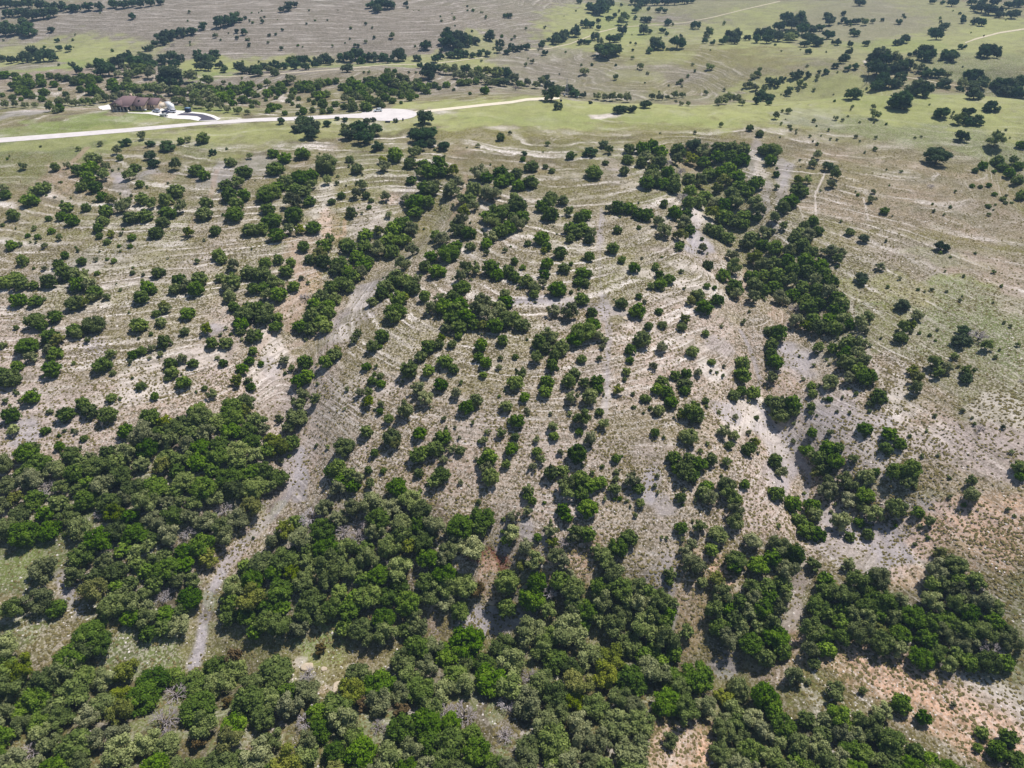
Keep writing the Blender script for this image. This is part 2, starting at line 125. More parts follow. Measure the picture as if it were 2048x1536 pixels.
FAR = """
j8 148 22 j30 150 16 j55 152 16 j80 152 16 j100 152 14 j40 162 26 j55 165 26 j30 170 24 j45 178 22 j60 170 18 j82 165 20 j78 155 12 j108 168 16 j117 155 16 j133 155 18
j150 160 24 j165 155 20 j180 155 22 j198 158 16 j160 163 16 j180 163 20 j37 182 18 j55 188 20 j65 192 14 j88 183 20 j120 178 8 j131 187 13 j161 178 16 j185 180 26 j195 183 22
j84 198 14 j42 198 10 j25 195 14 j5 190 10 j225 165 22 j218 176 10 j232 176 20 j250 170 20 j262 175 24 j275 175 22 j290 172 18 j300 172 12 j255 163 16
g310 180 26 g325 175 22 g345 180 26 g360 185 28 g380 178 26 g400 180 28 g390 190 30 g415 190 30 j430 185 26 j445 195 28 j460 190 24 g425 200 30 j440 180 22 j475 180 22
j465 205 18 j487 172 16 j500 168 18 j508 190 14 j500 202 12 j503 212 12 j480 218 10 g100 215 22 g110 220 18 g120 205 22 g135 203 22 g150 205 22 g165 202 22 g180 203 20
g195 200 20 g210 198 18 g225 195 20 g240 192 18 g260 193 20 g280 192 20 g300 195 20 g320 198 18 g350 200 22 g365 203 22 g380 204 26 g400 207 26 g375 212 18 g420 212 22
g440 213 20 g455 219 16 g475 222 16 g495 224 14 g10 210 18 g30 208 16 g50 210 16 g70 210 14
j520 173 12 j514 190 12 g535 165 16 j545 178 20 j560 172 18 j570 165 16 g580 160 22 j598 172 18 j535 187 20 j557 187 12 j565 178 20 j552 195 10 j532 199 9 j587 183 16
j583 193 14 j577 200 14 j600 165 10 j610 170 18 j620 175 20 j605 178 16 j597 197 10 j585 207 10 j597 211 12 j543 215 22 j555 212 18 j570 225 14 j535 222 12 j620 168 14
j640 165 22 j635 172 18 j655 162 18 j672 162 14 j628 205 12 j618 200 10 j640 190 24 j650 185 22 j628 188 14 j685 172 20 j700 165 24 j715 170 26 j725 178 24 j695 180 20
j708 188 22 j740 172 26 j725 190 24 j745 160 24 j735 158 18 j755 170 26 j765 180 24 j770 160 26 j780 152 20 j790 165 26 g805 160 28 j810 175 24 j785 182 22 j825 170 24
j840 172 22 j835 162 18 j850 180 20 j858 170 14 j870 170 14 j820 185 20 j800 190 18 j785 200 18 j770 195 20 j740 200 20 j755 205 22 j730 210 26 j705 213 24 j688 212 18
j670 207 18 j660 220 16 j645 222 14 j625 220 14 j607 222 18 j595 226 10 j735 215 20 j765 210 14 j802 205 8 j803 193 12 j833 192 10 j878 175 10 j893 168 16 j922 163 20
j935 163 18 j952 163 14 j970 182 18 j940 187 8 j860 187 5 j704 157 10 j775 142 14 j790 142 10 g738 145 8 g728 145 6 g818 145 6 g832 145 6
o8 5 26 o30 8 24 o55 6 26 o80 10 24 o100 14 22 o120 12 24 o140 14 22 o150 15 22 o175 13 22 o200 12 22 o225 8 20 o245 8 22 o262 6 20 o280 8 18 o300 5 18 o320 3 16
o15 25 22 o40 24 22 o62 30 28 o85 28 24 o105 25 22 o50 45 26 o8 50 26 o30 58 30 o55 60 30 o8 62 24 o265 33 14 o103 58 15 o114 80 10 o97 35 9 o52 116 24 o68 106 34
o85 112 30 o105 114 22 o95 104 24 o5 118 14 o20 120 18 o33 120 12 o119 97 12 o137 98 14 o144 130 15 o157 141 18 g180 133 16 o205 130 30 o215 140 30 o235 125 30 o198 142 24
o250 112 24 o270 120 32 o290 118 28 o305 130 26 o325 120 24 o348 125 22 o345 112 24 o362 117 16 g275 145 24 g300 148 26 o340 150 46 o330 160 30 o355 165 24 g382 155 26
g415 162 24 g447 165 10 o400 118 24 o420 120 24 o428 108 22 o395 108 18 o400 132 22 o415 133 22 o437 130 16 o447 138 18 o483 137 26 o505 140 22 o475 130 16 o300 95 16
o310 88 14 o290 98 12 o335 70 28 o320 75 20 o347 66 20 o328 82 18 o365 65 20 o385 60 22 o405 52 18 o440 45 24 o455 40 28 o468 36 22 o480 40 12 o475 27 10 o490 36 8
d345 88 10 o488 65 12 o474 62 10 g432 72 9 o474 76 8 o498 90 8
o740 8 20 o757 10 26 o775 8 24 o755 18 18 o783 10 18 o811 8 10 o815 15 6 o577 14 20 o590 10 12 o563 20 12 o525 43 8 o538 70 7 o551 68 6 o565 60 6 o613 47 5 o563 97 8
o732 47 7 o748 75 6 o700 77 5 o710 91 7 o717 91 7 g784 72 12 o935 12 5 o1018 30 14 o1010 32 10 o515 142 26 o530 130 20 o550 132 22 o570 130 20 o590 130 22 o607 118 28
o610 132 20 o635 122 22 o650 118 22 o660 122 20 o685 113 24 o700 115 24 o718 110 24 o735 112 24 o750 115 22 o765 113 22 o775 120 16 o795 110 30 o805 115 18 o630 130 14
o833 115 16 o838 118 12 o850 89 24 o883 100 10 o895 62 12 o895 70 24 o912 72 28 o925 78 26 o900 85 28 o915 88 26 o935 82 22 o950 80 20 o887 82 20 o978 72 22 o980 63 14
o1000 88 18 o998 100 14 o1015 102 16 o1023 92 14 o870 118 18 o880 112 16 o900 108 20 o915 108 20 o930 107 18 o945 110 14 o960 105 16 o975 107 14 o694 135 24 o857 145 36
o840 132 12 o870 135 26 g890 140 24 g905 140 26 o932 137 24 g915 150 22 g925 152 22 g945 152 24 g960 155 24 g975 160 24 g985 168 18 o1010 142 22 o1018 155 26 o1008 165 20
g1027 160 22 g1040 168 20 o1034 150 8 g1055 165 18 g1072 170 18 g1085 165 16 o1098 172 22 o1110 178 22 o1140 180 22 o1150 185 24 o1165 190 14 g1125 180 16 o1092 155 16
o1080 158 8 o1102 189 34 o1117 211 20 o1181 204 10 o1237 217 26 o1250 215 24 o1265 217 20 o1291 206 26 g1195 193 16 g1210 195 16 g1225 196 16 g1240 194 14 g1255 198 18
g1305 194 14 g1320 195 16 g1335 195 12 g1350 190 16 g1365 190 14 o1215 99 44 o1200 100 24 o1230 98 30 o1310 88 28 o1298 100 16 o1322 93 18 o1355 85 30 o1362 72 8
g1169 142 20 g1282 134 14 g1232 155 12 g1419 133 18 g1362 163 10 g1119 148 4 g1265 116 8 o1266 100 6 g1271 88 6 g1065 123 10 g1052 130 8 o1090 105 14 o1085 85 14 o1097 78 10
o1120 72 26 o1112 80 20 o1132 70 20 o1150 65 22 o1152 55 14 o1040 97 14 o1030 98 14 o1053 93 16 o1083 92 14 o1190 73 18 o1200 82 14 o1230 75 24 o1220 78 18 o1245 60 20
o1170 82 14 o1160 85 12 o1178 84 12 o1240 72 14 o1175 48 20 o1165 45 14 o1183 50 14 o1197 42 10 o1197 56 10 o1220 35 14 o1230 30 10 o1214 36 8 o1275 15 16 o1280 8 14
o1270 20 14 o1270 35 10 g1250 35 20 g1242 43 18 o1295 38 18 o1285 40 10 o1297 18 8 o1317 20 12 o1330 22 10 o1322 17 8 o1192 15 30 o1205 12 28 o1218 10 22 o1200 22 24
o1180 12 18 o1158 2 14 o1243 10 7 o1270 0 22 o1290 2 22 o1310 3 20 o1330 2 20 o1350 2 20 o1370 0 20 o1385 0 16 o1335 45 16 o1391 50 20 o1288 60 22 o1300 63 12 o1325 60 14
o1333 68 10 g1418 67 20 g1413 72 12 o1410 82 12 o1425 85 12 o1445 83 14 o1467 70 32 o1470 78 24 o1455 78 18 o1495 75 16 o1522 68 26 o1535 65 26 o1515 78 20 o1535 78 22
g1515 148 16 g1505 153 14 g1520 140 10 g1490 172 12 g1500 170 14 g1510 175 16 g1460 195 24 g1445 200 24 g1475 198 20 g1485 205 16 g1435 205 16 g1362 207 12 g1376 207 12
g1352 203 8 g1412 186 10 g1530 178 14 o1523 190 24 o1515 200 22 o1535 195 24 g1442 250 10 g1390 265 8 g1320 266 5 j1500 256 16 j1520 267 18
o1575 33 28 o1600 38 28 o1560 52 24 o1585 48 26 o1610 50 20 o1540 70 26 o1557 72 28 o1585 68 30 g1580 75 24 o1605 60 24 o1622 58 24 o1640 55 18 o1617 75 28 o1635 82 26
o1610 85 22 o1655 68 26 o1660 42 22 o1655 30 16 o1665 38 16 o1678 47 6 o1687 42 12 o1695 45 12 o1702 43 14 o1714 42 16 o1687 27 10 o1711 65 20 o1705 60 12 o1677 85 14
o1668 85 10 o1700 89 12 o1617 103 14 o1733 86 14 g1730 45 14 g1745 43 10 o1765 40 8 o1798 43 14 o1810 35 6 o1800 83 16 o1810 78 20 o1793 85 14 o1875 70 24 o1890 52 18
o1880 58 14 o1862 62 14 o1690 115 18 o1697 105 14 o1685 120 16 o1671 131 14 o1695 136 14 o1712 133 14 o1653 143 13 o1638 144 8 o1617 149 14 o1590 150 20 o1600 148 14
o1565 157 16 o1550 165 20 o1538 163 16 g1635 155 10 g1600 168 14 g1610 170 10 o1577 183 16 g1598 178 8 o1539 195 20 o1538 205 14 o1760 110 36 o1745 118 22 o1770 118 26
o1755 135 40 o1765 140 26 g1790 118 26 o1800 128 30 o1815 128 24 o1790 135 24 o1820 110 10 o1765 160 30 o1755 170 28 o1780 165 28 o1795 165 24 o1800 155 24 o1810 148 12
o1837 175 44 o1850 183 32 o1825 180 26 o1800 200 44 o1810 207 34 o1790 205 30 o1708 187 30 o1835 105 18 o1855 100 30 o1860 112 26 o1845 112 20 o1900 105 28 o1905 112 26
o1890 112 20 o1925 92 18 o1978 102 32 o1970 106 26 o1990 100 22 o1995 110 16 g1840 135 24 o1850 145 24 o1865 145 22 o1880 148 18 g1895 150 18 o1890 165 24 o1880 170 16
o1895 175 12 o1940 150 26 o1955 150 26 o1960 165 28 o1945 168 26 g1925 168 22 o1970 160 20 o1950 188 28 o1940 190 18 o1960 190 18 o1920 178 14 o1995 165 26 o2010 165 28
o2025 170 30 o2040 165 28 o2010 180 28 o2030 183 28 o2045 185 20 o1885 222 34 o1875 228 20 o1985 210 32 o1975 215 20 o1995 217 16 o1940 222 30 g1925 236 20 o1955 238 30
o1935 240 24 g1915 240 22 g1577 222 14 g1552 232 16 g1672 236 12 g1685 240 8 g1750 229 24 g1747 214 12 g1705 212 8 g1782 214 8 g1628 241 10 o1720 3 22 o1865 2 14 o1885 5 10
o1905 5 20 o1965 15 26 o1980 20 24 o1995 22 22 o1950 15 18 o2000 28 18 o1928 33 10 o1926 42 12 o1950 43 16 o1965 45 18 o2025 28 22 o2035 25 14 o2040 5 22 o2020 8 20
o1990 4 20 o1965 3 18 o1945 3 18 o1920 27 6 g1712 273 10 g1720 282 6 g1752 275 8 g1830 275 7 g1843 273 7 g1750 297 12 g1578 252 8 g1582 258 9 g1592 266 6 g1661 278 7
g1674 279 7 g1620 272 8 g1626 282 6 g1560 274 5
"""
# closed woodland: outlines (pixels) filled with crowns at the stated width
WOODS = [
 (23, "300,176 430,172 500,178 520,195 505,224 420,214 345,200 240,200 110,220 100,208 230,190 300,192"),
 (22, "690,165 860,163 885,178 800,202 700,218 620,226 600,218 660,205 700,190"),
 (22, "510,128 600,114 700,104 800,104 812,118 700,124 600,140 512,150"), (24, "235,112 350,110 362,135 320,150 230,150 200,135"),
 (22, "870,128 960,138 1040,150 1150,176 1160,190 1090,178 1000,172 900,152"),
 (46, "0,925 60,930 130,920 190,925 215,900 275,880 300,850 345,850 400,830 440,840 480,820 515,840 520,870 575,890 575,910 545,930 570,960 575,985 535,1010 505,1045 465,1075 440,1100 412,1155 400,1220 365,1250 300,1270 250,1230 160,1200 145,1160 135,1110 155,1070 120,1040 60,1050 0,1075"),
 (50, "655,985 690,985 735,985 775,985 800,995 850,1005 875,1020 900,1040 930,1030 965,1020 980,1060 975,1090 960,1110 925,1110 900,1130 950,1160 960,1190 930,1220 880,1205 850,1225 830,1280 760,1285 710,1285 650,1230 600,1260 560,1270 480,1255 424,1230 438,1180 490,1125 540,1065 592,1020"),
 (46, "1010,1160 1060,1140 1100,1155 1180,1160 1240,1140 1290,1180 1320,1195 1360,1260 1370,1310 1300,1330 1230,1265 1160,1255 1110,1225 1060,1215 1005,1225"),
 (62, "-10,1290 20,1300 60,1360 150,1350 225,1330 260,1330 300,1330 370,1340 440,1330 540,1330 560,1350 640,1390 690,1395 720,1340 770,1370 800,1310 870,1270 950,1280 990,1290 1060,1250 1120,1240 1180,1300 1260,1310 1370,1340 1440,1330 1440,1400 1380,1430 1290,1430 1265,1480 1260,1610 560,1610 480,1600 490,1540 530,1440 500,1440 470,1600 -10,1610"),
 (50, "1450,1380 1500,1430 1560,1430 1640,1430 1720,1440 1760,1455 1820,1500 1920,1530 1950,1560 1960,1610 1500,1610 1440,1520 1430,1450"),
 (46, "1640,1150 1700,1155 1780,1140 1775,1180 1850,1200 1865,1110 1900,1105 1940,1140 1980,1190 2005,1240 2030,1290 2030,1330 1985,1325 1900,1335 1820,1310 1780,1295 1710,1285 1690,1275 1660,1300 1615,1300 1612,1270 1630,1230"),
 (46, "1500,1085 1585,1090 1598,1150 1590,1180 1580,1230 1550,1260 1570,1300 1550,1320 1515,1310 1500,1280 1440,1290 1420,1270 1425,1210 1470,1200 1500,1170 1560,1170 1530,1140"),
]

# ------------------------------------------------------------------ terrain
cp, sp = math.cos(PITCH), math.sin(PITCH)
def ray(px, py):
    px = np.atleast_1d(np.asarray(px, float)); py = np.atleast_1d(np.asarray(py, float))
    u = (px - 1024) / FPX; v = (768 - py) / FPX
    return np.stack([u, cp + v * sp, -sp + v * cp], 1)       # direction with unit depth along the view axis
def world_at(px, py, z):
    d = ray(px, py); t = (np.asarray(z, float) - CAMZ) / d[:, 2]
    return d[:, :2] * t[:, None]
def to_px(P):
    d = P[..., 1] * cp - (P[..., 2] - CAMZ) * sp
    v = P[..., 1] * sp + (P[..., 2] - CAMZ) * cp
    d = np.maximum(d, 1e-3)
    return 1024 + FPX * P[..., 0] / d, 768 - FPX * v / d
# heights of the land read off the photograph: x, y (pixels), height above the ridge-top road (m)
CTL = """-100,1536,-42 512,1536,-46 1024,1536,-47 1536,1536,-44 2150,1536,-40
0,1280,-38 400,1280,-44 700,1280,-44 1024,1270,-46 1300,1280,-45 1600,1280,-42 2048,1280,-34
0,1100,-34 300,1100,-36 500,1100,-39 800,1100,-38 1100,1100,-36 1400,1100,-36 1700,1100,-34 2048,1100,-26
0,900,-26 300,900,-28 590,900,-31 800,900,-27 1100,900,-25 1400,900,-26 1600,900,-27 1850,900,-23 2048,900,-17
0,700,-18 300,700,-19 580,700,-21 750,700,-18 1000,700,-15 1200,700,-15 1400,700,-18 1550,700,-19 1800,700,-15 2048,700,-10
0,500,-10 300,500,-10 600,500,-12 700,500,-13 900,500,-10 1100,500,-8 1350,500,-10 1500,500,-12 1700,500,-9 2048,500,-5
0,380,-7 300,380,-5 600,380,-5 850,380,-6 1100,380,-4 1400,380,-5 1600,380,-4 1900,380,-2 2048,380,-4
0,300,-2.5 300,280,-1 600,280,-0.8 850,280,-0.6 1100,280,-0.2 1400,280,-0.2 1700,280,0.6 2048,280,1.6
0,250,-0.5 300,240,0 600,240,0.1 900,230,0.3 1100,230,0.8 1500,230,1 1800,240,2.4 2048,240,3.6
230,218,0 330,212,0 480,225,0 650,224,0 780,214,0.4 950,200,0.7 1100,192,1.2 1300,210,1.6 1480,212,1.8 1700,190,3.5 1850,190,4.4 2048,200,5.5
0,215,-3 120,212,-4
0,200,-7 150,195,-7 350,188,-12 600,212,-4 800,196,-3 950,186,-4
0,150,-5 200,152,-5 400,150,-9 600,160,-3 760,150,-3 880,150,-8 1000,160,-12
0,128,-9 250,128,-9 480,120,-9 700,118,-9 900,110,-9
0,60,0 300,60,2 600,60,3 900,60,3 0,2,8 300,2,13 600,2,15 900,2,13
1150,160,-12 1300,160,-9 1450,160,-7 1200,110,-5 1450,105,-3 1200,75,-8 1050,80,-8 1450,75,-6 1300,45,-6
1200,3,-4 1400,20,0 1550,60,-4 1650,80,-2 1600,15,4
1650,150,0 1800,140,4 2000,140,5 1750,105,2 1950,100,5 1800,60,3 2048,60,7 1700,10,9 1900,10,10 2048,5,12"""
pts = np.array([[float(v) for v in e.split(',')] for e in CTL.split()])
pxy = world_at(pts[:, 0], pts[:, 1], pts[:, 2]); pz = pts[:, 2]
anch = np.array([[0, 0, -47], [-120, 0, -46], [120, 0, -44], [-300, 0, -40], [300, 0, -30], [-250, 120, -30], [260, 120, -20],
 [0, -150, -42], [-300, -150, -40], [300, -150, -30], [-420, 250, -12], [420, 250, -5], [-450, 400, -6], [460, 400, 4],
 [60, 480, -12], [200, 475, -12], [320, 480, -8], [120, 540, -14], [-60, 500, -10], [-220, 470, -13],
 [-700, 600, -5], [700, 600, 8], [-900, 900, 12], [-400, 1000, 20], [0, 1000, 16], [400, 1050, 8], [900, 900, 16],
 [-1200, 1500, 20], [0, 1500, 22], [1200, 1500, 22], [-1500, 500, 0], [1500, 500, 10], [-1200, -400, -20], [1200, -400, -10], [0, -600, -20],
 [-2000, 2600, 25], [0, 2800, 25], [2000, 2600, 25]], float)
CX = np.concatenate([pxy, anch[:, :2]]) / 100.0; CZ = np.concatenate([pz, anch[:, 2]])
def _k(r2):
    return 0.5 * r2 * np.log(r2 + 1e-9)
def _solve():
    n = len(CX); d2 = ((CX[:, None] - CX[None]) ** 2).sum(-1)
    A = np.zeros((n + 3, n + 3)); A[:n, :n] = _k(d2) + np.eye(n) * 0.006
    A[:n, n] = 1; A[:n, n + 1:] = CX; A[n, :n] = 1; A[n + 1:, :n] = CX.T
    return np.linalg.solve(A, np.concatenate([CZ, np.zeros(3)]))
RW = _solve()
def base_h(x, y):
    x = np.asarray(x, float) / 100; y = np.asarray(y, float) / 100; sh = x.shape; x = x.ravel(); y = y.ravel(); out = np.empty_like(x)
    for a in range(0, len(x), 40000):
        b = slice(a, a + 40000)
        d2 = (x[b, None] - CX[None, :, 0]) ** 2 + (y[b, None] - CX[None, :, 1]) ** 2
        out[b] = _k(d2) @ RW[:len(CX)] + RW[-3] + x[b] * RW[-2] + y[b] * RW[-1]
    return np.clip(out, -60, 60).reshape(sh)
def hsh(ix, iy, s):
    h = (ix.astype(np.int64) * 374761393 + iy.astype(np.int64) * 668265263 + s * 974634777) & 0xffffffff
    h = ((h ^ (h >> 13)) * 1274126177) & 0xffffffff
    return ((h ^ (h >> 16)) & 0xffff) / 65535.0
def vn(x, y, s=0):
    ix = np.floor(x); iy = np.floor(y); fx = x - ix; fy = y - iy; fx = fx * fx * (3 - 2 * fx); fy = fy * fy * (3 - 2 * fy)
    a = hsh(ix, iy, s); b = hsh(ix + 1, iy, s); c = hsh(ix, iy + 1, s); d = hsh(ix + 1, iy + 1, s)
    return (a * (1 - fx) + b * fx) * (1 - fy) + (c * (1 - fx) + d * fx) * fy
def fbm(x, y, s=0, o=4):
    t = 0; a = 0.5
    for i in range(o):
        t = t + a * vn(x, y, s + i); x = x * 2.03 + 5.1; y = y * 2.03 + 1.7; a *= 0.5
    return t / (1 - 0.5 ** o)
# ravines and washes cut into the slopes (pixels), depth and half width in metres
DRAWS = [("850,430 790,480 720,540 650,600 600,660 560,740 560,800 585,860 590,910 560,985 500,1060 440,1120 415,1190 395,1290", 5.5, 12),
         ("1385,300 1430,380 1470,440 1500,500 1560,560 1610,620 1600,680 1560,740 1540,790 1570,850 1600,900 1640,960 1690,1000 1740,1030", 6.0, 13),
         ("1385,430 1395,480 1400,500 1460,560 1480,640 1500,700 1520,740", 2.2, 5),
         ("1560,820 1590,880 1620,960 1610,1060 1620,1130 1600,1200 1560,1290 1480,1360", 2.2, 5),
         ("1000,1100 985,1150 975,1210 985,1260 940,1300", 2.5, 5),
         ("1990,300 2010,340 2048,400 2100,450", 3.0, 6),
         ("2040,360 1990,400 1900,330", 0.4, 5),
         ("0,1420 150,1380 330,1340 480,1310 640,1290 760,1330 850,1260 970,1250 1080,1240 1300,1275 1460,1350 1480,1470 1440,1600", 3.0, 10)]
def px_line(s):
    q = np.array([[float(v) for v in e.split(',')] for e in s.split()])
    return world_at(q[:, 0], q[:, 1], raw_z(q[:, 0], q[:, 1]))
def march(px, py, hfun, up=0.0):
    d = ray(px, py); ts = 60.0 * 1.006 ** np.arange(0, 560); n = len(d); res = np.full(n, np.nan); prev = None
    up = np.broadcast_to(np.asarray(up, float), (n,))
    for a in range(0, 560, 8):
        t = ts[a:a + 9]; t = t[:min(9, 560 - a + 0)]
        X = d[:, 0:1] * t; Y = d[:, 1:2] * t; Z = CAMZ + d[:, 2:3] * t
        H = hfun(X, Y) + up[:, None]
        below = Z <= H
        for k in range(1, len(t)):
            m = np.isnan(res) & below[:, k]
            if m.any():
                z0 = (Z - H)[m, k - 1]; z1 = (Z - H)[m, k]; f = z0 / np.maximum(z0 - z1, 1e-6)
                res[m] = t[k - 1] + np.clip(f, 0, 1) * (t[k] - t[k - 1])
        if not np.isnan(res).any(): break
    res[np.isnan(res)] = ts[-1]
    return d * res[:, None] + np.array([0, 0, CAMZ]), res
def raw_z(px, py):
    P, _ = march(px, py, base_h); return P[:, 2]
def seg_dist(x, y, L):
    best = np.full(x.shape, 1e9)
    for a, b in zip(L[:-1], L[1:]):
        v = b - a; q = np.clip(((x - a[0]) * v[0] + (y - a[1]) * v[1]) / max(v @ v, 1e-6), 0, 1)
        best = np.minimum(best, (x - a[0] - q * v[0]) ** 2 + (y - a[1] - q * v[1]) ** 2)
    return np.sqrt(best)
DL = [(px_line(s), dp, wd) for s, dp, wd in DRAWS]
def plateau(x, y, z):
    return np.clip((z + 2.2) / 1.6, 0, 1) * np.clip((y - 300) / 40, 0, 1) * np.clip((560 - y) / 40, 0, 1)
def H(x, y):
    x = np.asarray(x, float); y = np.asarray(y, float); z = base_h(x, y); fl = 1 - plateau(x, y, z)
    for L, dp, wd in DL:
        lo = L.min(0) - 3 * wd; hi = L.max(0) + 3 * wd
        m = (x > lo[0]) & (x < hi[0]) & (y > lo[1]) & (y < hi[1])
        if m.any():
            d = seg_dist(x[m], y[m], L); z[m] -= dp * np.exp(-(d / wd) ** 2)
    z = z + np.clip((y - 540) / 90, 0, 1) * 9.0 * (fbm(x / 120, y / 95, 13, 2) - 0.5) + fl * (0.9 * (fbm(x / 44, y / 44, 3, 2) - 0.5) + 0.22 * (fbm(x / 7, y / 7, 9, 3) - 0.5))
    ph = 2 * math.pi * (z + 1.6 * fbm(x / 26, y / 26, 21, 3)) / 1.5
    tm = np.clip((fbm(x / 40, y / 40, 33, 3) - 0.42) * 4, 0, 1)
    z = z + fl * tm * (0.07 * np.sin(ph) + 0.03 * np.sin(2.3 * ph + 1))           # weathered limestone benches along the contours
    return z
def mk_mesh(name, V, F, mats=(), smooth=False, attrs=None, mat_idx=None):
    me = bpy.data.meshes.new(name); V = np.asarray(V, np.float32)
    if isinstance(F, np.ndarray):
        n, k = F.shape; li = F.ravel().astype(np.int32); ls = (np.arange(n) * k).astype(np.int32); 
    else:
        ln = np.array([len(f) for f in F]); li = np.array([i for f in F for i in f], np.int32); n = len(F)
        ls = np.concatenate([[0], np.cumsum(ln)[:-1]]).astype(np.int32)
    me.vertices.add(len(V)); me.vertices.foreach_set('co', V.ravel())
    me.loops.add(len(li)); me.loops.foreach_set('vertex_index', li)
    me.polygons.add(n); me.polygons.foreach_set('loop_start', ls)
    for m in mats: me.materials.append(m)
    if mat_idx is not None: me.polygons.foreach_set('material_index', np.asarray(mat_idx, np.int32))
    if smooth: me.polygons.foreach_set('use_smooth', np.ones(n, bool))
    me.update(calc_edges=True)
    for k, (dom, a) in (attrs or {}).items():
        at = me.attributes.new(k, 'FLOAT_COLOR', dom); at.data.foreach_set('color', np.asarray(a, np.float32).ravel())
    me.validate()
    return me
def lin(c):
    c = np.asarray(c, float) / 255.0
    return np.where(c <= 0.04045, c / 12.92, ((c + 0.055) / 1.055) ** 2.4)
# ------------------------------------------------------------------ ground sheet
# fine ahead of the viewpoint, coarse elsewhere, one sheet out to the horizon
ang = np.concatenate([np.linspace(-180, -60, 60, endpoint=False), np.linspace(-60, -42, 60, endpoint=False),
                      np.linspace(-42, 42, 900, endpoint=False), np.linspace(42, 60, 60, endpoint=False), np.linspace(60, 180, 61)[:-1]])
rad = np.concatenate([np.linspace(8, 60, 20, endpoint=False), 60 * (950 / 60.0) ** np.linspace(0, 1, 820, endpoint=False), 950 * (9000 / 950.0) ** np.linspace(0, 1, 90)])
na, nr = len(ang), len(rad)
A2, R2 = np.meshgrid(np.radians(ang), rad); GX = R2 * np.sin(A2); GY = R2 * np.cos(A2)
GZ = H(GX, GY)
far_f = np.clip((R2 - 1500) / 1500, 0, 1); GZ = GZ * (1 - far_f) + far_f * (18 + 26 * fbm(GX / 700, GY / 700, 77, 3))
GV = np.stack([GX, GY, GZ], -1).reshape(-1, 3)
GV = np.concatenate([GV, [[0, 0, float(H(np.array([0.]), np.array([0.]))[0])]]])
i0 = np.arange(nr - 1)[:, None] * na + np.arange(na)[None]; i1 = np.arange(nr - 1)[:, None] * na + (np.arange(na)[None] + 1) % na
GF = np.stack([i0, i1, i1 + na, i0 + na], -1).reshape(-1, 4)
cidx = len(GV) - 1; cf = np.stack([np.arange(na), np.full(na, cidx), np.full(na, cidx), (np.arange(na) + 1) % na], 1)
PAL = {'gr': (152, 154, 96), 'lg': (126, 140, 68), 'ol': (114, 108, 48), 'dg': (110, 100, 64), 'mv': (118, 108, 94), 'ch': (176, 161, 154),
       'pk': (170, 145, 127), 'gy': (168, 160, 162), 'rd': (118, 58, 36), 'pe': (212, 172, 144), 'dk': (74, 66, 50), 'md': (98, 104, 62), 'wh': (214, 202, 192), 'sg': (108, 118, 70)}
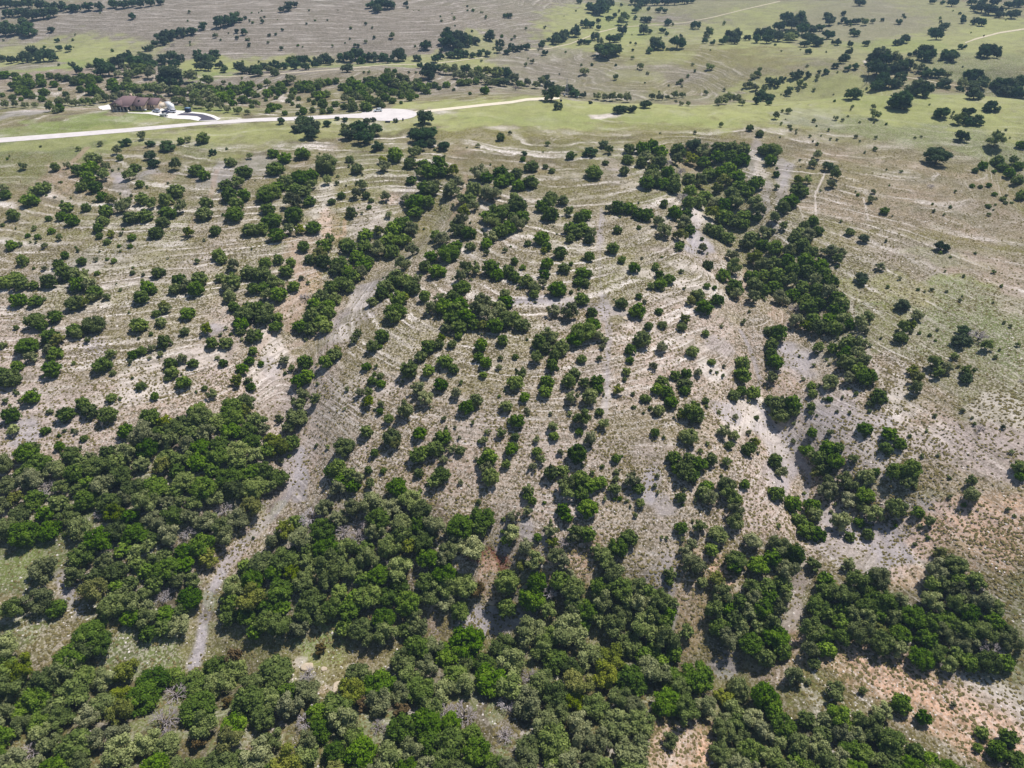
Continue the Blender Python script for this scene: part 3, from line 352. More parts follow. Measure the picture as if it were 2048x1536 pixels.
# patches of ground cover seen in the photograph: x, y, rx, ry (pixels), cover, strength
PATCH = """1000,60,1300,75,mv,.75 500,70,520,60,mv,1 250,40,260,22,mv,.9 60,118,200,28,gr,.8 180,112,170,18,gr,.6 420,140,60,18,lg,.9 420,128,80,10,gr,.8 100,132,140,10,lg,.7
40,134,90,7,mv,.8 560,128,160,10,gr,.8 760,130,150,7,lg,.7 900,125,120,12,gr,.8 960,100,50,20,gr,.7 1190,60,110,50,gr,.85 1240,30,60,28,lg,.5 1380,75,260,28,gr,.6 1290,70,60,16,lg,.4
1480,10,260,14,gr,.4 1600,65,200,40,gr,.6 1250,130,300,45,gr,.45 1400,120,200,24,ol,.75 1200,150,200,30,mv,.6 1430,165,110,18,mv,.6 1300,110,90,14,gr,.6 1180,120,90,12,ol,.5 1350,180,200,10,ol,.6 1270,150,60,12,gr,.4 1440,115,60,12,ol,.7 1100,120,110,26,mv,.6 1500,140,90,24,ol,.5 700,150,200,14,dg,.4 100,165,240,24,pk,.35 100,185,240,22,dg,.6 560,195,60,24,dg,.7 620,205,70,18,ol,.5 690,200,30,20,ol,.5
1800,60,300,60,gr,.55 1700,45,140,34,mv,.55 2000,60,70,18,gr,.8 1900,90,140,22,gr,.6 1960,120,110,22,sg,.5 1780,90,120,10,lg,.4
850,196,220,20,ol,.55 950,205,170,12,gr,.85 960,195,150,6,ol,.5 830,207,60,6,gr,.6 300,226,240,16,lg,.65 60,228,160,14,ol,.45 40,228,70,8,gy,.7 200,240,300,12,lg,.6 240,224,22,6,pk,.5 150,217,80,4,pk,.6
110,300,170,34,lg,.65 70,320,130,34,md,.65 250,262,260,12,gr,.7 60,350,100,30,ol,.5 130,375,120,34,pk,.4 60,420,110,60,ol,.4 130,350,40,24,pk,.35 640,262,260,14,gr,.7 500,258,260,10,gr,.8
1150,215,360,22,gr,1 1120,243,350,24,gr,1 1250,235,340,20,gr,1 1180,240,280,14,lg,.3 1210,233,36,5,wh,1 1000,255,34,3,wh,.8 1010,258,60,6,ol,.5 1080,270,330,9,ol,.85 1060,280,250,14,ol,.55 1350,262,170,12,ol,.5 960,272,90,14,ol,.6
1700,215,260,52,gr,.9 1880,205,220,30,lg,.35 1620,200,160,24,gr,.8 1760,235,140,14,gr,.7 1980,230,120,50,gr,.8 1700,265,230,12,ol,.4 1850,280,260,24,sg,.7 1700,290,230,20,dg,.6 1620,235,60,20,gy,.25
1800,330,280,34,dg,.6 1700,345,160,18,ol,.5 1880,345,180,10,pk,.4 1650,400,120,30,dg,.5 1740,380,40,26,ol,.6 1690,415,90,20,pk,.5 1900,400,180,40,mv,.4 1800,380,160,20,pk,.35 1970,450,120,40,mv,.5
1850,450,140,18,pk,.45 1700,480,110,24,ol,.5 1900,520,70,10,lg,.5 1930,485,110,14,ol,.6 1930,520,170,24,ch,.55 2000,540,80,24,pk,.6 1780,520,120,26,mv,.4 1760,580,140,24,gr,.4 1920,570,70,20,lg,.55 1960,590,110,18,sg,.5 2020,590,60,24,ch,.4
1860,660,200,60,sg,.75 1980,690,110,60,sg,.6 1780,650,50,40,ol,.4 1900,770,180,50,dg,.6 1990,790,90,40,sg,.5 1900,830,150,26,ol,.4 2010,830,60,22,wh,.6 1870,870,110,26,pk,.55 1990,900,130,34,ch,.7
1860,1000,190,24,sg,.5 1900,955,150,24,ol,.45 1950,1040,140,30,pk,.7 1900,1020,110,10,gy,.6 2010,1080,80,60,pe,.35 2000,1130,60,60,dg,.5 2030,1230,40,50,md,.6 1760,1090,130,30,gy,.8 1700,1110,80,24,gy,.6 1850,1090,40,34,pe,.5 1800,1150,60,20,pe,.35
1830,1370,240,46,pe,.8 1900,1360,200,30,ch,.35 1980,1390,90,34,wh,.5 1700,1350,120,30,pe,.5 1900,1440,130,50,pe,.7 1950,1060,120,60,pe,.45 1560,1350,40,30,pk,.6 1460,1340,34,20,gy,.9 1340,1490,80,70,pe,.5 1330,1470,60,50,pk,.6 1430,1500,40,40,pe,.9
1480,1250,40,60,dg,.4 1410,1230,26,60,ol,.5 1385,1200,40,70,pe,.3 1440,1140,24,20,pe,.9 1600,1170,16,60,ch,.7 1580,1240,20,40,ch,.6 1320,1190,30,34,gy,.8 1335,1240,20,24,gy,.8 1310,1110,60,50,ch,.35 1330,1160,30,40,gy,.5
600,470,50,16,pk,.6 640,430,26,30,wh,.6 655,400,20,24,wh,.55 660,440,24,26,pe,.5 680,430,18,36,ol,.5 700,400,40,18,ol,.5 780,395,26,12,pk,.9 745,450,40,16,wh,.5 850,430,40,14,ol,.6 820,400,40,34,dg,.4 840,450,30,30,ol,.5 730,430,26,20,ch,.5 920,410,20,20,pk,.4
610,560,30,30,pe,.45 600,520,40,26,pk,.6 580,610,34,30,pk,.8 740,580,34,34,gy,.7 720,600,26,20,wh,.6 700,640,50,30,gy,.6 690,665,24,16,wh,.8 710,630,30,14,ol,.4 640,685,50,12,ol,.6 740,650,40,14,ol,.45 780,640,60,16,dg,.5 550,700,34,22,wh,.8 530,750,40,28,wh,.7 540,730,24,20,gy,.5 700,740,26,30,ol,.4 720,700,40,40,dg,.5 660,780,50,30,dg,.3
560,800,50,50,ch,.6 620,800,60,40,ch,.4 520,870,30,14,ch,.5 590,930,30,26,gy,.8 610,900,40,20,ch,.6 600,960,20,40,gy,.9 700,780,50,16,wh,.5 760,785,50,10,wh,.4 640,760,60,20,ch,.4
300,730,70,8,wh,.8 300,770,90,14,wh,.6 270,790,80,12,wh,.5 400,710,50,14,wh,.6 430,660,30,10,gy,.9 190,685,20,16,gy,.8 200,715,14,14,gy,.5 120,540,160,16,gy,.4 280,515,160,10,wh,.35 340,545,120,14,ch,.5 240,560,60,12,ch,.4 110,500,140,10,dg,.6 330,500,100,10,ol,.5 420,490,80,18,dg,.5 230,665,16,20,ol,.6
100,700,160,80,ch,.25 50,800,90,60,ch,.35 100,850,140,50,ch,.4 300,650,80,40,dg,.4 180,750,120,24,dg,.35 40,860,30,20,gy,.8 60,930,60,20,pk,.6 330,700,80,20,ch,.3
430,360,30,12,gy,.5 450,350,20,24,gy,.6 240,350,16,18,gy,.8 245,375,14,14,gy,.6 300,350,26,10,gy,.7 330,355,24,10,pk,.5 310,370,26,14,ol,.5 240,320,50,14,ol,.7 300,310,60,10,ol,.5 400,300,50,18,sg,.4 470,300,70,14,gr,.4 510,330,50,14,gy,.45
1230,330,30,10,ch,.5 1260,370,30,8,wh,.7 1220,350,26,16,gy,.4 1170,360,130,20,ol,.35 1190,400,120,16,ol,.4 1290,355,14,12,ch,.5 1400,495,30,24,gy,.9 1385,460,14,40,gy,.9 1390,430,20,24,wh,.7 1345,405,24,10,wh,.8 1410,440,20,14,wh,.7 1310,425,24,10,ch,.6 1510,310,14,34,gy,.5 1520,345,14,20,wh,.6 1530,390,12,30,gy,.5 1565,345,16,20,gy,.6 1565,390,14,40,gy,.5
1200,470,7,50,gy,.6 1215,680,7,40,gy,.6 1213,760,7,40,gy,.6 1215,800,8,24,wh,.7 1205,620,12,30,gy,.7 1240,630,40,14,gy,.6 1260,655,50,4,wh,.7 1230,640,20,10,ol,.6 1350,560,130,8,wh,.6 1400,540,60,8,wh,.7 1330,595,80,8,wh,.6 1390,575,50,8,wh,.7 1340,500,90,6,ch,.6 1380,690,90,8,wh,.5 1420,735,36,16,wh,.9 1440,690,30,14,gy,.5 1240,510,80,18,ol,.35 1260,470,60,14,dg,.5
1110,605,90,10,gy,.8 1060,600,50,8,gy,.8 1140,550,60,20,dg,.3 1060,530,50,20,dg,.4 1010,640,30,12,gy,.5 1080,820,110,14,dg,.45 1240,870,40,22,dg,.5 1290,930,60,40,dg,.4 1260,740,40,14,dg,.3 1180,720,40,24,ch,.4 1000,760,60,20,ol,.3 950,760,60,14,ol,.35 1000,850,80,24,ch,.4 900,930,120,40,pk,.4 1180,900,130,30,ch,.35 1320,900,60,20,ch,.5 1300,850,80,12,dg,.4
1470,830,40,30,wh,.8 1520,840,40,40,wh,.9 1540,870,40,30,gy,.6 1570,920,30,50,gy,.6 1560,890,30,40,wh,.5 1450,820,34,14,gy,.7 1590,730,50,30,gy,.7 1600,705,40,14,gy,.8 1570,770,30,26,pk,.6 1560,630,24,16,pk,.8 1640,690,40,20,dg,.4 1620,720,30,20,gy,.5 1660,810,60,24,gy,.5 1650,850,40,20,gy,.4 1700,880,110,40,gy,.5 1760,860,50,50,wh,.5 1790,800,16,40,wh,.7 1830,890,60,30,wh,.6 1700,830,80,16,ch,.4 1710,830,80,16,gy,.4
1560,950,30,40,gy,.5 1620,870,30,20,dk,.2 1880,900,80,30,ch,.5 1950,870,80,20,ch,.4 1620,940,20,30,dg,.4 1500,1000,60,60,ch,.4 1300,1000,50,24,gy,.6 1300,985,16,34,gy,.8 1310,950,20,20,gy,.6 1530,1040,40,30,pk,.5
200,1010,60,30,md,.4 50,1110,120,40,md,1 30,1150,90,40,md,1 60,1120,60,24,lg,.4 130,1160,16,40,gy,.8 140,1190,14,40,gy,.7 60,1270,70,40,sg,.8 100,1290,60,30,pk,.35 280,1300,60,40,sg,.8 250,1330,40,30,sg,.7 640,1260,60,34,sg,.9 660,1290,60,34,lg,.5 620,1240,20,40,pk,.5 600,1325,20,9,wh,.5 700,1340,10,12,wh,.4 870,1240,14,34,pk,.7 850,1270,20,20,pk,.6 950,1250,40,16,gy,1 985,1245,60,24,gy,.9 985,1200,14,10,wh,.5
985,1110,44,10,rd,1 1000,1125,34,12,rd,.9 960,1110,30,8,rd,1 980,1150,26,30,pe,.7 985,1170,20,20,dg,.5 1010,1085,20,14,gy,.7 1060,1060,16,16,gy,.7 1090,1100,14,30,gy,.5 560,1460,14,40,pk,.6 540,1440,20,30,pk,.4 510,1530,12,40,pk,.6 640,1380,26,10,pk,.5 1060,1170,30,20,gy,.4 1240,1290,50,24,dk,.4 1100,1130,14,20,pe,.7 1150,1130,20,30,pe,.5 1180,1130,16,40,pe,.5
"""
LINES = [("600,900 575,990 545,1030 490,1085 450,1125 425,1180 410,1240 400,1290 385,1330", 10, 'gy', .95), ("585,930 560,1000 520,1060 450,1130", 8, 'ch', .5),
 ("1515,810 1580,880 1620,950 1610,1000", 5, 'gy', .8), ("1200,430 1200,560 1215,680 1213,820", 2, 'gy', .45), ("1650,345 1630,390 1632,430", 1.6, 'wh', .9),
 ("1727,395 1737,440", 1.5, 'wh', .8), ("1600,415 1607,440", 1.5, 'wh', .7), ("1700,600 1730,690 1760,760 1790,810 1800,850", 4, 'wh', .6),
 ("120,345 160,310 175,295", 6, 'pk', .6), ("435,340 420,400 395,430 370,470", 5, 'pk', .5), ("430,460 470,380 500,350", 5, 'gy', .3),
 ("870,330 835,345 825,370 800,400", 5, 'gy', .5), ("930,350 930,380 920,410 900,440", 5, 'pk', .5), ("640,480 690,470 690,440", 4, 'pe', .5),
 ("1480,660 1500,700 1520,760 1515,800", 4, 'gy', .7), ("1490,540 1480,600 1500,560", 3, 'pk', .6), ("1740,120 1728,122 1738,133 1745,140", 2.5, 'wh', .9),
 ("580,660 610,600 600,545 590,490", 9, 'pk', .6), ("470,760 560,640 590,600", 6, 'pk', .5), ("400,775 450,720 480,680", 6, 'ch', .5), ("1600,1150 1597,1210 1570,1260 1560,1300", 8, 'ch', .7)]
x = GV[:, 0]; y = GV[:, 1]; z = GV[:, 2]; N = len(GV)
dist = np.hypot(x, y)
n1 = fbm(x / 55, y / 55, 31, 4); n2 = fbm(x / 14, y / 14, 41, 4); n3 = fbm(x / 4, y / 4, 51, 3)
def P(k): return lin(PAL[k])
chalk = np.clip((n2 - 0.42) * 3.2 + (n1 - 0.5) * 2, 0, 1)
mid = np.clip((430 - y) / 60, 0, 1)
col = P('dg')[None] * (1 - chalk[:, None] * 0.35) + P('pk')[None] * chalk[:, None] * 0.35
gn = np.clip((fbm(x / 22, y / 22, 171, 4) - .36) * 4, 0, 1)[:, None] * .65; col = col * (1 - gn) + (.55 * P('sg') + .45 * P('ol'))[None] * gn
# the chalky slope in the middle distance
zone = np.clip((330 - y) / 80, 0, 1) * np.clip((y - 105) / 25, 0, 1) * np.clip((165 + 0.1 * y - x) / 60, 0, 1)
base_mid = P('ch')[None] * 0.45 + P('pk')[None] * 0.35 + P('dg')[None] * 0.2
gz = np.clip(0.05 + 0.85 * chalk - 0.25 * np.clip((y - 190) / 60, 0, 1), 0.05, 1)[:, None]
midc = P('dg')[None] * (1 - gz) + base_mid * gz
near = np.clip((235 - y) / 70, 0, 1)[:, None]; midc = midc * (1 - 0.6 * near) + (0.35 * P('pk') + 0.65 * lin((190, 168, 156)))[None] * 0.6 * near
col = col * (1 - zone[:, None]) + midc * zone[:, None]
stripe = 0.35 + 0.4 * (1 - np.clip((y - 420) / 60, 0, 1)); tuft = 0.4 + 0.55 * zone
og = np.clip((0.56 - fbm(x / 38, y / 38, 131, 4)) * 4.5, 0, 1) * (.75 - .5 * np.clip((210 - y) / 60, 0, 1)); col = col * (1 - og[:, None]) + (.6 * P('ol') + .4 * P('sg'))[None] * og[:, None]; stripe = (stripe + .3) * (1 - .35 * np.clip((y - 480) / 80, 0, 1))
for L_, dp_, wd_ in DL:
    m = (x > L_[:, 0].min() - 30) & (x < L_[:, 0].max() + 30) & (y > L_[:, 1].min() - 30) & (y < L_[:, 1].max() + 30); stripe[m] *= 1 - .85 * np.exp(-(seg_dist(x[m], y[m], L_) / (wd_ * 1.1)) ** 2)
# soft-edged patches, laid out on the land in metres
pa = [e.split(',') for e in PATCH.split()]
pc = np.array([[float(v) for v in e[:4]] for e in pa]); W0, T0 = march(pc[:, 0], pc[:, 1], H)
wx = (fbm(x / 9, y / 9, 61, 3) - 0.5); wy = (fbm(x / 9, y / 9, 71, 3) - 0.5)
for i, e in enumerate(pa):
    d = T0[i]; gx, gy = W0[i, 0], W0[i, 1]; depth_ang = (CAMZ - W0[i, 2]) / math.hypot(gx, gy, CAMZ - W0[i, 2])
    rx = pc[i, 2] * d / FPX; ry = pc[i, 3] * d / FPX / max(depth_ang, 0.12)
    th = math.atan2(gx, gy)
    m = (np.abs(x - gx) < 1.7 * (rx + ry * abs(math.sin(th))) + 6) & (np.abs(y - gy) < 1.7 * (ry + rx * abs(math.sin(th))) + 6)
    if not m.any(): continue
    dx = x[m] - gx; dy = y[m] - gy; a = dx * math.cos(th) - dy * math.sin(th); b = dx * math.sin(th) + dy * math.cos(th)
    wamp = min(1.6, 9.0 / min(rx, ry) + 0.7)
    r = np.sqrt(((a / rx) + wamp * wx[m]) ** 2 + ((b / ry) + wamp * wy[m]) ** 2)
    f = np.clip((1.15 - r) / 0.4, 0, 1); f = f * f * (3 - 2 * f) * float(e[5]) * (.6 if pc[i, 0] > 1600 and 300 < pc[i, 1] < 720 and e[4] in ('pk', 'mv', 'ch') else 1) * np.clip(0.55 + 0.9 * n3[m], 0, 1)
    col[m] = col[m] * (1 - f[:, None]) + P(e[4])[None] * f[:, None]
    tt = {'gr': .15, 'lg': .3, 'ch': .45, 'wh': .1, 'gy': .1, 'pk': .6, 'pe': .6, 'ol': .5, 'md': .4, 'rd': .05, 'sg': .7}.get(e[4], .6)
    ss = {'gr': .15, 'lg': .1, 'rd': .0, 'md': .0, 'ol': .6, 'ch': .9, 'wh': .6, 'sg': .35, 'mv': 1.0, 'dg': .9, 'pk': .9}.get(e[4], .6)
    tuft[m] = tuft[m] * (1 - f) + tt * f; stripe[m] = stripe[m] * (1 - f) + ss * f
for s, hw, key, al in LINES:
    q = np.array([[float(v) for v in e.split(',')] for e in s.split()]); Wl, Tl = march(q[:, 0], q[:, 1], H); L = Wl[:, :2]; wd = hw * Tl.mean() / FPX
    m = (x > L[:, 0].min() - 3 * wd) & (x < L[:, 0].max() + 3 * wd) & (y > L[:, 1].min() - 3 * wd) & (y < L[:, 1].max() + 3 * wd)
    d = seg_dist(x[m] + wx[m] * wd * 1.2, y[m] + wy[m] * wd * 1.2, L); f = np.clip((1.4 * wd - d) / (0.7 * wd), 0, 1) * al
    col[m] = col[m] * (1 - f[:, None]) + P(key)[None] * f[:, None]; tuft[m] *= 1 - 0.8 * f; stripe[m] *= 1 - 0.7 * f
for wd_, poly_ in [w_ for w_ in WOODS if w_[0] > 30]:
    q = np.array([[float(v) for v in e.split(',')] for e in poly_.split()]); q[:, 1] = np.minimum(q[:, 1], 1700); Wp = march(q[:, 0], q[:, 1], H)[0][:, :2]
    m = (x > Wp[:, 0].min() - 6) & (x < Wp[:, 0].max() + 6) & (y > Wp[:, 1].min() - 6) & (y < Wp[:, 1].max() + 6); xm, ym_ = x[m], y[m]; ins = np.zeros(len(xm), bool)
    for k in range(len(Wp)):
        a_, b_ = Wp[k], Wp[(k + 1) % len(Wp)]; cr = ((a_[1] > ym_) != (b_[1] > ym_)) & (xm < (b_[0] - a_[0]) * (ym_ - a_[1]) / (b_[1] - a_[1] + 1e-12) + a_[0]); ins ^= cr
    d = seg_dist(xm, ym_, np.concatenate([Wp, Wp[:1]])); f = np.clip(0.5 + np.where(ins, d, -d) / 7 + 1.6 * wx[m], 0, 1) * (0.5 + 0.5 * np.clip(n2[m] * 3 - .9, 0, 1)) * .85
    litter_shade = np.where((n3[m] > .52)[:, None], P('sg')[None] * .8, P('dk')[None]); col[m] = col[m] * (1 - f[:, None]) + litter_shade * f[:, None]; tuft[m] = np.maximum(tuft[m] * (1 - .4 * f), .3)  # undergrowth and leaf litter, darkened in colour for the shade between crowns
stripe *= 1 - .38 * np.clip((x - 95 - .1 * y) / 40, 0, 1); stripe *= 1 - .45 * np.clip((185 - y) / 40, 0, 1); farm = np.clip((y - 470) / 60, 0, 1); stripe *= 1 - farm * np.clip(1.15 - 1.0 * (np.abs(x + 250) < 420), .45, .8); col *= (0.86 + 0.28 * n3)[:, None] * (0.9 + 0.2 * n2)[:, None]
GROUND_TUFT = tuft
# ------------------------------------------------------------------ materials
def mat(name):
    m = bpy.data.materials.new(name); m.use_nodes = True; t = m.node_tree; b = t.nodes['Principled BSDF']; return m, t, b
def N_(t, typ, **kw):
    n = t.nodes.new(typ)
    for k, v in kw.items(): setattr(n, k, v)
    return n
def mth(t, op, a, b=None, c=None, clamp=False):
    n = N_(t, 'ShaderNodeMath', operation=op, use_clamp=clamp)
    for i, v in enumerate((a, b, c)):
        if v is None: continue
        if isinstance(v, (int, float)): n.inputs[i].default_value = v
        else: t.links.new(v, n.inputs[i])
    return n.outputs[0]
def mixc(t, f, a, b, mode='MIX'):
    n = N_(t, 'ShaderNodeMix', data_type='RGBA', blend_type=mode)
    for i, v in ((0, f), (6, a), (7, b)):
        if isinstance(v, (int, float)): n.inputs[i].default_value = v
        elif isinstance(v, (tuple, list)): n.inputs[i].default_value = (*v, 1) if len(v) == 3 else v
        else: t.links.new(v, n.inputs[i])
    return n.outputs[2]
def noise(t, vec, scale, detail=3, rough=0.55):
    n = N_(t, 'ShaderNodeTexNoise'); n.inputs['Scale'].default_value = scale; n.inputs['Detail'].default_value = detail; n.inputs['Roughness'].default_value = rough
    if vec is not None: t.links.new(vec, n.inputs['Vector'])
    return n.outputs['Fac']
def rng(t, v, a, b, c=0.0, d=1.0):
    n = N_(t, 'ShaderNodeMapRange'); t.links.new(v, n.inputs[0])
    for i, q in enumerate((a, b, c, d)): n.inputs[i + 1].default_value = q
    return n.outputs[0]
def vmul(t, vec, s):
    n = N_(t, 'ShaderNodeVectorMath', operation='MULTIPLY'); t.links.new(vec, n.inputs[0]); n.inputs[1].default_value = s; return n.outputs[0]
gm, t, b = mat('limestone_hillside'); L = t.links.new
tc = N_(t, 'ShaderNodeTexCoord').outputs['Object']
ca = N_(t, 'ShaderNodeAttribute', attribute_name='cover'); ma = N_(t, 'ShaderNodeAttribute', attribute_name='mask')
sep = N_(t, 'ShaderNodeSeparateColor'); L(ma.outputs['Color'], sep.inputs[0])
stripe_o, tuft_o = sep.outputs[0], sep.outputs[1]
st = noise(t, vmul(t, tc, (0.06, 0.045, 1.5)), 1.0, 4, 0.62)            # strata following the contours
st2 = noise(t, vmul(t, tc, (0.22, 0.18, 3.6)), 1.0, 3, 0.6)
stv = mth(t, 'ADD', mth(t, 'MULTIPLY', st, 0.6), mth(t, 'MULTIPLY', st2, 0.4))
pale = rng(t, stv, 0.51, 0.60); dark = rng(t, stv, 0.47, 0.40)
# limestone beds cropping out along the contours: one thin pale ledge per bed, broken and uneven
sx = N_(t, 'ShaderNodeSeparateXYZ'); L(tc, sx.inputs[0])
def ledges(period, warp, seedv, lo, hi):
    lay = mth(t, 'DIVIDE', mth(t, 'ADD', sx.outputs[2], mth(t, 'MULTIPLY', noise(t, vmul(t, tc, (0.022, 0.022, 0.0)), 1.0, 3, 0.5), warp)), period)
    jit = mth(t, 'MULTIPLY', noise(t, vmul(t, tc, (0.5, 0.5, 0.0)), 1.0, 2, 0.6), 0.28)
    lay = mth(t, 'ADD', lay, jit); fl_ = mth(t, 'FLOOR', lay); fr = mth(t, 'FRACT', lay)
    cv = N_(t, 'ShaderNodeCombineXYZ'); L(mth(t, 'MULTIPLY', sx.outputs[0], 0.045), cv.inputs[0]); L(mth(t, 'MULTIPLY', sx.outputs[1], 0.045), cv.inputs[1]); L(mth(t, 'MULTIPLY', fl_, seedv), cv.inputs[2])
    st_ = rng(t, noise(t, cv.outputs[0], 1.0, 3, 0.6), lo, hi)
    ln = mth(t, 'MULTIPLY', rng(t, fr, 0.0, 0.08), rng(t, fr, 0.30, 0.12)); dk_ = mth(t, 'MULTIPLY', rng(t, fr, 0.72, 0.86), rng(t, fr, 1.0, 0.93))  # dark strip just below each ledge: soil plus shadow put into the colour
    return mth(t, 'MULTIPLY', ln, st_), mth(t, 'MULTIPLY', dk_, st_)
l1, d1 = ledges(0.62, 1.8, 3.71, 0.43, 0.60); l2, d2 = ledges(1.7, 2.4, 5.13, 0.43, 0.60)
patchy = rng(t, noise(t, vmul(t, tc, (0.03, 0.06, 0.0)), 1.0, 4, 0.65), 0.36, 0.55, 0.25, 1.0)
ll = mth(t, 'MULTIPLY', mth(t, 'MAXIMUM', l1, l2), patchy); ldk = mth(t, 'MAXIMUM', d1, d2)
c1 = mixc(t, mth(t, 'MULTIPLY', mth(t, 'MULTIPLY', pale, stripe_o), 0.3), ca.outputs['Color'], tuple(lin((214, 202, 192))))
c1 = mixc(t, mth(t, 'MULTIPLY', mth(t, 'MULTIPLY', dark, stripe_o), 0.5), c1, tuple(lin((104, 100, 66))))
c1 = mixc(t, mth(t, 'MULTIPLY', mth(t, 'MULTIPLY', ldk, stripe_o), 0.8, clamp=True), c1, tuple(lin((88, 80, 56))))
fine = noise(t, tc, 1.7, 4, 0.7); fine2 = noise(t, tc, 0.22, 3, 0.6)
vo = N_(t, 'ShaderNodeTexVoronoi'); vo.inputs['Scale'].default_value = 1.55; L(tc, vo.inputs['Vector']); vs_ = N_(t, 'ShaderNodeSeparateColor'); L(vo.outputs['Color'], vs_.inputs[0])
vo2 = N_(t, 'ShaderNodeTexVoronoi'); vo2.inputs['Scale'].default_value = 2.9; L(tc, vo2.inputs['Vector']); vs2 = N_(t, 'ShaderNodeSeparateColor'); L(vo2.outputs['Color'], vs2.inputs[0])
thr = mth(t, 'ADD', mth(t, 'MULTIPLY', rng(t, fine2, 0.35, 0.65), 0.5), 0.14)     # share of the ground under tufts, in drifts
tf = mth(t, 'MULTIPLY', mth(t, 'LESS_THAN', vs_.outputs[0], thr), tuft_o)
c3 = mixc(t, mth(t, 'MULTIPLY', tf, 0.72), c1, tuple(lin((80, 72, 46))))
sf = mth(t, 'MULTIPLY', mth(t, 'GREATER_THAN', vs2.outputs[1], 0.66), tuft_o)
c4 = mixc(t, mth(t, 'MULTIPLY', sf, 0.42), c3, tuple(lin((232, 218, 206))))
stn = vs2.outputs[2]
brk = mth(t, 'ADD', mth(t, 'MULTIPLY', mth(t, 'GREATER_THAN', vs2.outputs[0], 0.45), 0.65), 0.35)
c4 = mixc(t, mth(t, 'MULTIPLY', mth(t, 'MULTIPLY', mth(t, 'MULTIPLY', ll, stripe_o), brk), 1.15, clamp=True), c4, tuple(lin((226, 216, 208))))
v = rng(t, fine, 0.3, 0.7, 0.84, 1.16)
hs = N_(t, 'ShaderNodeHueSaturation'); L(c4, hs.inputs['Color']); L(v, hs.inputs['Value']); L(hs.outputs[0], b.inputs['Base Color'])
b.inputs['Roughness'].default_value = 0.95; b.inputs['Specular IOR Level'].default_value = 0.1
bp = N_(t, 'ShaderNodeBump'); bp.inputs['Strength'].default_value = 0.55; bp.inputs['Distance'].default_value = 0.25
L(mth(t, 'ADD', fine, mth(t, 'MULTIPLY', stn, 0.5)), bp.inputs['Height']); L(bp.outputs[0], b.inputs['Normal'])
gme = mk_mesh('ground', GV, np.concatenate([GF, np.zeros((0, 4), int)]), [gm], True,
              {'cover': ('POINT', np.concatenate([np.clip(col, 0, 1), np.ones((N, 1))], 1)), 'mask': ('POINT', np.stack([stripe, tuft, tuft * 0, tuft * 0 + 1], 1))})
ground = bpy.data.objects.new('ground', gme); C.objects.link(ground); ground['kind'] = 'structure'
def tag(o, label=None, cat=None, group=None, kind=None):
    if label: o['label'] = label
    if cat: o['category'] = cat
    if group: o['group'] = group
    if kind: o['kind'] = kind
    return o
def gz(x, y): return float(H(np.array([float(x)]), np.array([float(y)]))[0])
def simple(name, rgb, rough=0.8, spec=0.3, var=0.12, scale=2.0, metal=0.0):
    m, t, b = mat(name); tc = N_(t, 'ShaderNodeTexCoord').outputs['Object']
    n = noise(t, tc, scale, 4, 0.6); h = N_(t, 'ShaderNodeHueSaturation'); h.inputs['Color'].default_value = (*lin(rgb), 1)
    t.links.new(rng(t, n, 0.3, 0.7, 1 - var, 1 + var), h.inputs['Value']); t.links.new(h.outputs[0], b.inputs['Base Color'])
    b.inputs['Roughness'].default_value = rough; b.inputs['Specular IOR Level'].default_value = spec; b.inputs['Metallic'].default_value = metal
    return m
# ------------------------------------------------------------------ trees
def leafmat(name, cols, trans=0.28):
    m, t, b = mat(name); t.nodes.remove(b); out = t.nodes['Material Output']; L = t.links.new
    at = N_(t, 'ShaderNodeAttribute', attribute_name='tone'); s = N_(t, 'ShaderNodeSeparateColor'); L(at.outputs['Color'], s.inputs[0])
    oi = N_(t, 'ShaderNodeObjectInfo'); so = N_(t, 'ShaderNodeSeparateColor'); L(oi.outputs['Color'], so.inputs[0])
    tree = mth(t, 'ADD', so.outputs[0], mth(t, 'SUBTRACT', s.outputs[1], 0.5)); tree2 = mth(t, 'ADD', so.outputs[1], mth(t, 'SUBTRACT', s.outputs[2], 0.5))
    f = mth(t, 'ADD', mth(t, 'MULTIPLY', s.outputs[0], 0.55), mth(t, 'MULTIPLY', tree, 0.5), clamp=True)
    r = N_(t, 'ShaderNodeValToRGB'); L(f, r.inputs[0]); el = r.color_ramp.elements
    el[0].position = 0.08; el[0].color = (*lin(cols[0]), 1); el[1].position = 0.92; el[1].color = (*lin(cols[2]), 1)
    e = el.new(0.5); e.color = (*lin(cols[1]), 1)
    hs = N_(t, 'ShaderNodeHueSaturation'); L(r.outputs[0], hs.inputs['Color']); L(rng(t, tree2, 0, 1, 0.478, 0.512), hs.inputs['Hue']); L(rng(t, tree2, 0, 1, 0.8, 1.2), hs.inputs['Saturation'])
    d = N_(t, 'ShaderNodeBsdfDiffuse'); L(hs.outputs[0], d.inputs[0]); tr = N_(t, 'ShaderNodeBsdfTranslucent'); L(hs.outputs[0], tr.inputs[0])
    mx = N_(t, 'ShaderNodeMixShader'); mx.inputs[0].default_value = trans; L(d.outputs[0], mx.inputs[1]); L(tr.outputs[0], mx.inputs[2]); L(mx.outputs[0], out.inputs[0])
    return m
LM = {'j': leafmat('juniper_foliage', [(56, 78, 32), (104, 126, 56), (156, 172, 90)]), 'g': leafmat('broadleaf_foliage', [(74, 86, 50), (128, 138, 88), (188, 192, 136)]),
      'o': leafmat('live_oak_foliage', [(46, 64, 44), (78, 98, 64), (112, 130, 84)]), 'y': leafmat('yellow_green_foliage', [(80, 92, 40), (124, 134, 56), (164, 166, 78)]),
      'r': leafmat('rusty_foliage', [(84, 76, 44), (118, 102, 60), (146, 128, 80)]), 'd': leafmat('bare_twigs', [(140, 132, 130), (172, 162, 162), (200, 190, 190)], 0.0)}
